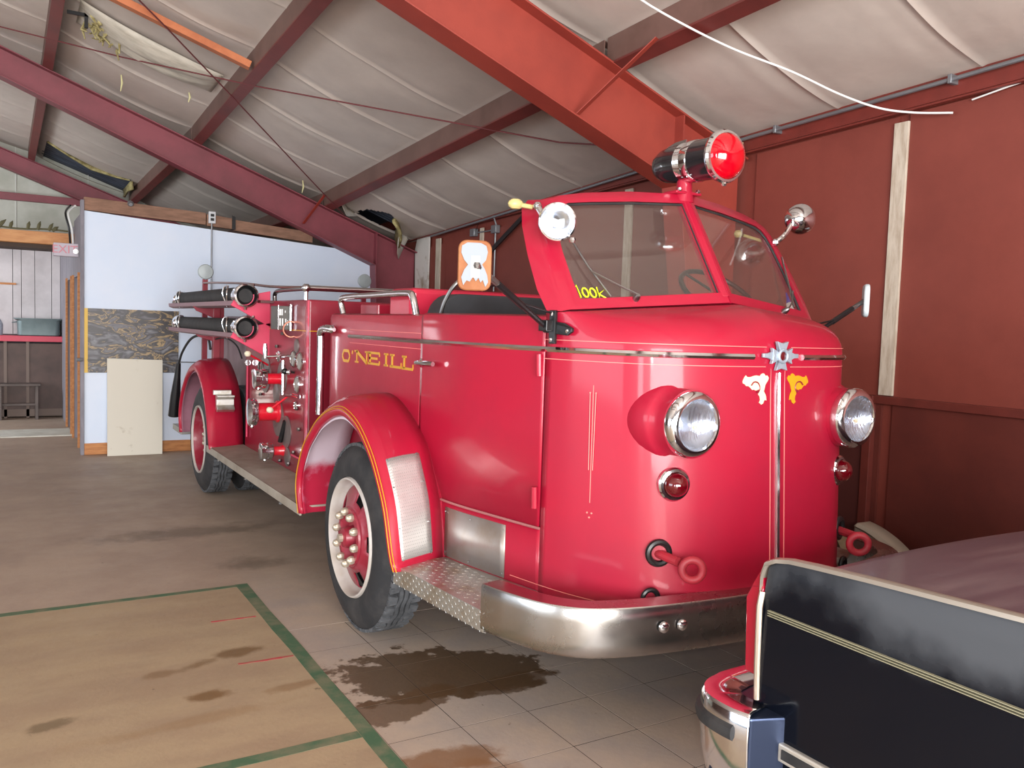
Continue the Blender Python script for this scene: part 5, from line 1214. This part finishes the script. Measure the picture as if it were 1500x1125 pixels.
# wheels ---------------------------------------------------------------------------
WRED = mat('wheel_red', (136, 26, 46), .45, coat=.2, col2=(158, 84, 98), scale=7, mix=(.5, .8))
WWHT = mat('rim_white', (184, 178, 174), .55, col2=(170, 160, 150), scale=5)
BRASS = mat('lug_brass', (206, 196, 178), .35, .7)
def wheel(cy, x0, nm='wheel', dual=False, R=.49, full=True):
    """outer face at x0, tyre width .245"""
    A = (1, 0, 0); cz = R+.002
    prof = [(.300, .02), (.315, .004), (.345, -.002), (.39, .004), (.43, .018), (.455, .038), (R-.016, .055), (R-.013, .12), (R-.013, .17), (R-.016, .205), (.44, .235), (.39, .245), (.33, .245), (.30, .225)]
    t = MB().lathe(prof, (x0, cy, cz), A, 72, False, closedprof=True).build('wheel', TIRE, TR)
    t['label'] = 'black tyre on a red steel wheel'
    tr = MB(); n = 80
    for k in range(n):
        a = 2*PI*k/n; da = 2*PI/n
        def P(x, r, aa): return (x0+x, cy+r*math.cos(aa), cz+r*math.sin(aa))
        for (xa, xb, z0, z1, g0, g1) in ((.046, .090, 0, .5, .10, .82), (.170, .214, 0, .5, .10, .82)):
            sh = .28 if k % 2 else -.28
            q = [P(xa, R-.020, a+da*g0), P(xb, R-.020, a+da*(g0+sh)), P(xb, R-.020, a+da*(g1+sh)), P(xa, R-.020, a+da*g1)]
            q2 = [P(xa, R-.004, a+da*g0), P(xb, R, a+da*(g0+sh)), P(xb, R, a+da*(g1+sh)), P(xa, R-.004, a+da*g1)]
            tr.add(q+q2, [(4, 5, 6, 7), (0, 1, 5, 4), (1, 2, 6, 5), (2, 3, 7, 6), (3, 0, 4, 7)])
    for xc in (.103, .130, .157):
        rings = []
        for k in range(96):
            a = 2*PI*k/96; w_ = .003*(1 if (k//2) % 2 else -1)
            rings.append([(x0+xc-.010+w_, cy+(R-.016)*math.cos(a), cz+(R-.016)*math.sin(a)), (x0+xc-.009+w_, cy+R*math.cos(a), cz+R*math.sin(a)), (x0+xc+.009+w_, cy+R*math.cos(a), cz+R*math.sin(a)), (x0+xc+.010+w_, cy+(R-.016)*math.cos(a), cz+(R-.016)*math.sin(a))])
        rings.append(rings[0]); tr.loft(rings)
    tag(tr.build('tread', TREAD, t, smooth=False, fixn=False), kind='stuff')
    if not full: return t
    MB().lathe([(.312, .012), (.306, -.004), (.298, -.006), (.292, .004), (.288, .03), (.284, .05)][:4 if dual else 6]+([(.270, .07), (.272, .10), (.31, .10)] if not dual else [(.290, .012), (.31, .03)]), (x0, cy, cz), A, 64, False).build('rim', WWHT, t)
    dp = -.0 if not dual else .10
    if dual: MB().lathe([(.291, .010), (.284, .052), (.280, .10), (.276, .19)], (x0, cy, cz), A, 48, False).build('inner_rim', WRED, t, fixn=False)
    # disc with oval holes
    d = MB(); nseg = 60; rs = [(.276, .075), (.264, .052), (.225, .040), (.185, .026), (.165, .014), (.155, .006)]
    V = []; 
    for r, h in rs: V += [(x0+h+dp, cy+r*math.cos(2*PI*k/nseg), cz+r*math.sin(2*PI*k/nseg)) for k in range(nseg)]
    F = []
    for j in range(len(rs)-1):
        for k in range(nseg):
            ph = (k % 12); hole = j in (1, 2) and ph in (4, 5, 6, 7)
            if hole or (j in (1,) and ph in (3, 8) and False): continue
            F.append((j*nseg+k, j*nseg+(k+1) % nseg, (j+1)*nseg+(k+1) % nseg, (j+1)*nseg+k))
    d.add(V, F); d.build('wheel_disc', WRED, t, ang=1.0, solid=.006)
    MB().lathe([(0, .12), (.28, .12)], (x0+dp, cy, cz), A, 32, False).build('brake_drum', BLKP, t, fixn=False)
    MB().lathe([(.155, .008), (.150, -.004), (.120, -.006), (.105, .012), (.098, .03), (.06, .03), (.055, -.01), (.048, -.03), (.03, -.036), (0, -.038)], (x0+dp, cy, cz), A, 40, False).build('hub_flange', WRED, t, ang=.6)
    for k in range(10):
        a = 2*PI*k/10+.2; MB().lathe([(.018, 0), (.022, .010), (.022, .022), (.016, .034), (.008, .039), (0, .040)], (x0+dp-.002, cy+.132*math.cos(a), cz+.132*math.sin(a)), (-1, 0, 0), 8).build('lug_nut', BRASS, t)
    MB().lathe([(.022, 0), (.022, .02), (0, .024)], (x0+dp-.036, cy, cz), (-1, 0, 0), 8).build('hub_nut', BRASS, t)
    return t
wheel(4.15, 1.535)
MIR[0] = X0; wheel(4.15, 1.535); MIR[0] = None
for mm_ in (None, X0):
    MIR[0] = mm_; wheel(8.09, 1.535, dual=True); wheel(8.09, 1.84, full=False); MIR[0] = None
MB().tube([(1.6, 4.15, .49), (3.73, 4.15, .49)], .05, 12).build('front_axle', BLKP, TR)
MB().tube([(1.6, 8.09, .49), (3.73, 8.09, .49)], .07, 12).sphere((X0, 8.09, .49), .2, seg=14).build('rear_axle', BLKP, TR)
MB().box((2.2, 2.7, .45), (2.3, 9.5, .62)).box((3.03, 2.7, .45), (3.13, 9.5, .62)).build('chassis', BLKP, TR, smooth=False)
MB().box((2.25, 2.75, .42), (3.08, 2.95, .50)).build('front_apron', BLKP, TR, smooth=False)

# =================================================================== BLACK CAR (rear quarter)
CX = 1.793; CC = CX+.98
CA = thing('car', (CC, -1.0, 0), 'dusty black vintage car with chrome trimmed tail fin at bottom right', 'car')
def topz(y): return 1.0-.02*0+.030*max(0, min(1, (1.6-y)/.5))-(0 if y < 1.52 else (y-1.52)**2*6)
# side profile outline of the quarter panel (y, z)
prof_y = [1.62, 1.612, 1.60, 1.575, 1.53, 1.45, 1.3, 1.1, .9, .5, .0, -.6, -1.3, -2.0, -2.6]
def car_top(y):
    if y >= 1.612: return .90
    T = [(1.612, .955), (1.60, .978), (1.575, .992), (1.53, 1.001), (1.45, 1.007), (1.3, 1.016), (1.1, 1.026), (.9, 1.036), (.5, 1.04), (0, 1.03), (-.6, 1.0), (-1.3, .98), (-2.0, .95), (-2.6, .9)]
    for a, b in zip(T, T[1:]):
        if b[0] <= y <= a[0]: return a[1]+(b[1]-a[1])*(a[0]-y)/(a[0]-b[0])
    return T[-1][1]
rings = []
for y in prof_y:
    zt = car_top(y)
    rings.append([(CX+.10, y, .20), (CX+.03, y, .26), (CX-.006, y, .42), (CX-.008, y, .62), (CX-.003, y, .80), (CX+.0, y, zt-.06), (CX+.003, y, zt-.012), (CX+.012, y, zt), (CX+.030, y, zt), (CX+.042, y, zt-.03), (CX+.07, y, zt-.06), (CX+.16, y, min(zt-.065, .952))])
# wheel arch omitted below frame; quarter panel
qp = MB().loft(rings).build('quarter_panel', CARB, CA, ang=.9, solid=.004)
MIR[0] = CC; MB().loft(rings).build('quarter_panel', CARB, CA, ang=.9, solid=.004); MIR[0] = None
# trunk deck
rings = []
for i in range(25):
    u = i/24; x = CX+.06+(2*(CC-CX)-.12)*u; s_ = math.sin(PI*u)
    ring = []
    for y, z in ((1.50, .30), (1.57, .60), (1.60, .80), (1.600, .895), (1.595, .915), (1.58, .930), (1.54, .938), (1.3, .950), (.9, .962), (.4, .968), (-.2, .968)):
        e = .045*max(0, 1-abs(u-.5)/.5)**.5 if z > .9 else 0
        ring.append((x, y+.05*s_**.6, z+.012*s_+.0*e))
    rings.append(ring)
tr_ = MB().loft(rings).build('trunk_lid', CARV, CA, ang=.8, solid=.004)
# trunk shut line ridge
MB().tube([(CX+.15, 1.50, .941), (CX+.155, 1.2, .956), (CX+.16, .5, .968)], .004, 6).build('shut_line', BLKP, tr_)
# fin top trim
P = [(CX+.012, y, car_top(y)+.002) for y in prof_y if y < 1.60]
mb = MB(); rr = []
for (x, y, z) in [(CX+.002, 1.618, .90), (CX+.002, 1.617, .945), (CX+.003, 1.606, .978)]+P:
    rr.append([(x-.012, y, z-.006), (x-.010, y+.002, z+.004), (x, y+.003, z+.008), (x+.014, y+.002, z+.006), (x+.018, y, z-.004)])
mb.loft(rr, True, True).build('fin_trim', mat('fin_trim_metal', (158, 148, 136), .3, .5), CA, ang=.6)
# pinstripes on the flank
for dz in (0, .0065, .013):
    MB().prism([(CX-.011, 1.585, .842+dz), (CX-.011, -2.0, .836+dz*.9), (CX-.011, -2.0, .8378+dz*.9), (CX-.011, 1.585, .8438+dz)], (.010, 0, 0)).build('pinstripe', CARST, qp, smooth=False)
# tail lamp
tl = MB().loft([[(CX-.004, 1.612, .66), (CX-.006, 1.612, .90), (CX+.0, 1.612, .915), (CX+.0, 1.655, .905), (CX-.002, 1.672, .87), (CX-.002, 1.664, .66)], [(CX+.11, 1.612, .66), (CX+.11, 1.612, .90), (CX+.11, 1.612, .915), (CX+.11, 1.665, .905), (CX+.11, 1.68, .87), (CX+.11, 1.67, .66)]], True, True).build('tail_lamp', TAILR, CA, ang=.5, bevel=.004)
MB().tube([(CX-.010, 1.607, .60), (CX-.012, 1.610, .70), (CX-.012, 1.612, .86), (CX-.004, 1.612, .90)], .0085, 8).build('lamp_bezel', mat('lamp_bezel_metal', (190, 176, 160), .3, .7), tl)
MB().prism([(CX+.002, 1.612, .905), (CX+.002, 1.655, .905), (CX+.004, 1.622, .965)], (.03, 0, 0)).build('fin_tip', TAILR, tl, smooth=False)
# rear bumper
BPZ = [(CX+.0, 1.50), (1.715, 1.525), (1.690, 1.545), (1.676, 1.60), (1.676, 1.665), (1.690, 1.715), (1.73, 1.765), (1.80, 1.795), (1.95, 1.81), (CC, 1.825)]
P = smoothpath([(x, y, 0) for x, y in BPZ[2:]], 5)
Pf = P; Pf = list(Pf); Pf += [Vector((2*CC-p.x, p.y, 0)) for p in Pf[-2::-1]]
rings = []
for i, p in enumerate(Pf):
    a = Pf[max(i-1, 0)]; b = Pf[min(i+1, len(Pf)-1)]; t = (b-a).normalized(); n = Vector((-t.y, t.x, 0))
    if n.dot(Vector((CC, 1.3, 0))-p) > 0: n = -n
    rings.append([Vector((p.x, p.y, 0))-n*d+Vector((0, 0, z)) for d, z in ((.11, .592), (.03, .600), (.008, .598), (0, .588), (-.002, .52), (.004, .44), (.022, .36), (.05, .30), (.10, .29))])
rbm = MB().loft(rings).build('rear_bumper', CHR, CA, ang=.7, solid=.004); rbm['label'] = 'heavy chrome rear bumper'
MB().prism([(1.694, 1.545, .29), (1.80, 1.503, .29), (1.90, 1.55, .29), (1.90, 1.77, .29), (1.74, 1.75, .29), (1.69, 1.68, .29)], (0, 0, .298)).build('bumper_end_cap', mat('blue_reflection_chrome', (58, 68, 92), .3, .8), CA, smooth=False, bevel=.006)  # dark blue reflection on the chrome end is painted into its colour
# rubbing strip
P2 = [p for p in Pf[4:26]]
rings = []; 
for i, p in enumerate(P2):
    a = P2[max(i-1, 0)]; b = P2[min(i+1, len(P2)-1)]; t = (b-a).normalized(); n = Vector((-t.y, t.x, 0))
    if n.dot(Vector((CC, 1.3, 0))-p) > 0: n = -n
    rings.append([Vector((p.x, p.y, 0))+n*d+Vector((0, 0, z)) for d, z in ((0, .512), (.012, .520), (.015, .535), (.012, .550), (0, .558))])
MB().loft(rings, True, True).build('rub_strip', BLK, rbm)
sm = MB().box((CX-.022, -1.9, .470), (CX-.004, 1.515, .520)).build('side_moulding', mat('moulding_metal', (206, 200, 190), .3, .6), CA, smooth=False, bevel=.004)
MB().box((CX-.026, -1.9, .482), (CX-.02, 1.50, .508)).build('moulding_insert', BLK, sm, smooth=False)
# body shell ahead of the trunk: cabin, wheels (outside the frame, kept simple but whole)
cb = MB()
sec = lambda y, wz, zt: [(CC-.85, y, .9), (CC-wz, y, zt-.05), (CC-wz+.1, y, zt), (CC+wz-.1, y, zt), (CC+wz, y, zt-.05), (CC+.85, y, .9)]
MB().loft([sec(.35, .80, .97), sec(.1, .62, 1.30), sec(-.1, .60, 1.34), sec(-1.4, .60, 1.34), sec(-2.1, .75, .97)], False).build('vinyl_roof', mat('vinyl_roof', (30, 30, 34), .6), CA, ang=.6, solid=.004)
MB().box((CX+.05, -2.6, .25), (2*CC-CX-.05, 1.5, .55)).build('underbody', BLKP, CA, smooth=False)
for y in (.35,):
    for x in (CX+.06, 2*CC-CX-.28):
        MB().lathe([(.20, 0), (.30, -.005), (.34, .02), (.345, .10), (.34, .19), (.2, .21)], (x, y, .346), (1, 0, 0), 40).build('wheel', TIRE, CA)
        MB().lathe([(.20, -.0), (.15, -.01), (0, -.012)], (x, y, .346), (1, 0, 0), 24, False).build('hub_cap', CHR, CA)
for x in (CX+.06, 2*CC-CX-.28):
    MB().lathe([(.20, 0), (.30, -.005), (.34, .02), (.345, .10), (.34, .19), (.2, .21)], (x, -2.3, .346), (1, 0, 0), 40).build('wheel', TIRE, CA)

# =================================================================== things against the right wall
fd = thing('old_fender', (4.62, 3.55, 0), 'dusty grey curved car fender standing against the red wall', 'fender')
ring1 = []; ring2 = []; 
cpts = [(3.43, .02), (3.43, .43), (3.34, .41), (3.22, .36), (3.12, .29), (3.06, .20), (3.04, .02)]
CP = smoothpath([(0, y, z) for y, z in cpts[1:]], 5)
G1 = mat('dusty_grey_fender', (132, 118, 104), .7, col2=(112, 100, 92), scale=5)
rings = [[(4.66-.02*k, p.y-.0, p.z-.012*k) for p in CP] for k in range(5)]
MB().loft([[(4.60, p.y, .005) for p in CP], [(4.60, p.y, p.z-.01) for p in CP]]).build('skirt', G1, fd, smooth=True, solid=.006)
MB().loft([[(4.60, p.y, p.z-.012) for p in CP], [(4.59, p.y-.004, p.z) for p in CP], [(4.60, p.y-.02, p.z+.02) for p in CP], [(4.68, p.y-.05, p.z+.03) for p in CP]]).build('rolled_edge', mat('pale_edge', (176, 166, 150), .5), fd, solid=.004)
cp2 = smoothpath([(4.42, 3.58, .40), (4.40, 3.48, .41), (4.38, 3.38, .37), (4.36, 3.32, .28), (4.36, 3.30, .12), (4.36, 3.30, .01)], 5)
tag(MB().loft([[Vector(p) for p in cp2], [Vector((p.x+.10, p.y+.0, p.z)) for p in cp2], [Vector((p.x+.12, p.y+.12, max(.01, p.z-.10))) for p in cp2]]).build('bent_sheet', mat('tan_panel', (150, 138, 116), .7, col2=(128, 104, 72), scale=4), solid=.005), 'curved tan metal piece behind the right tow eye', 'panel')
tag(MB().box((4.10, 3.50, 0.0), (4.34, 3.74, .30)).build('wooden_crate', mat('crate_wood', (150, 108, 66), .7, col2=(124, 86, 52), scale=6), smooth=False, bevel=.004), 'small wooden crate on the floor just right of the truck nose', 'crate')
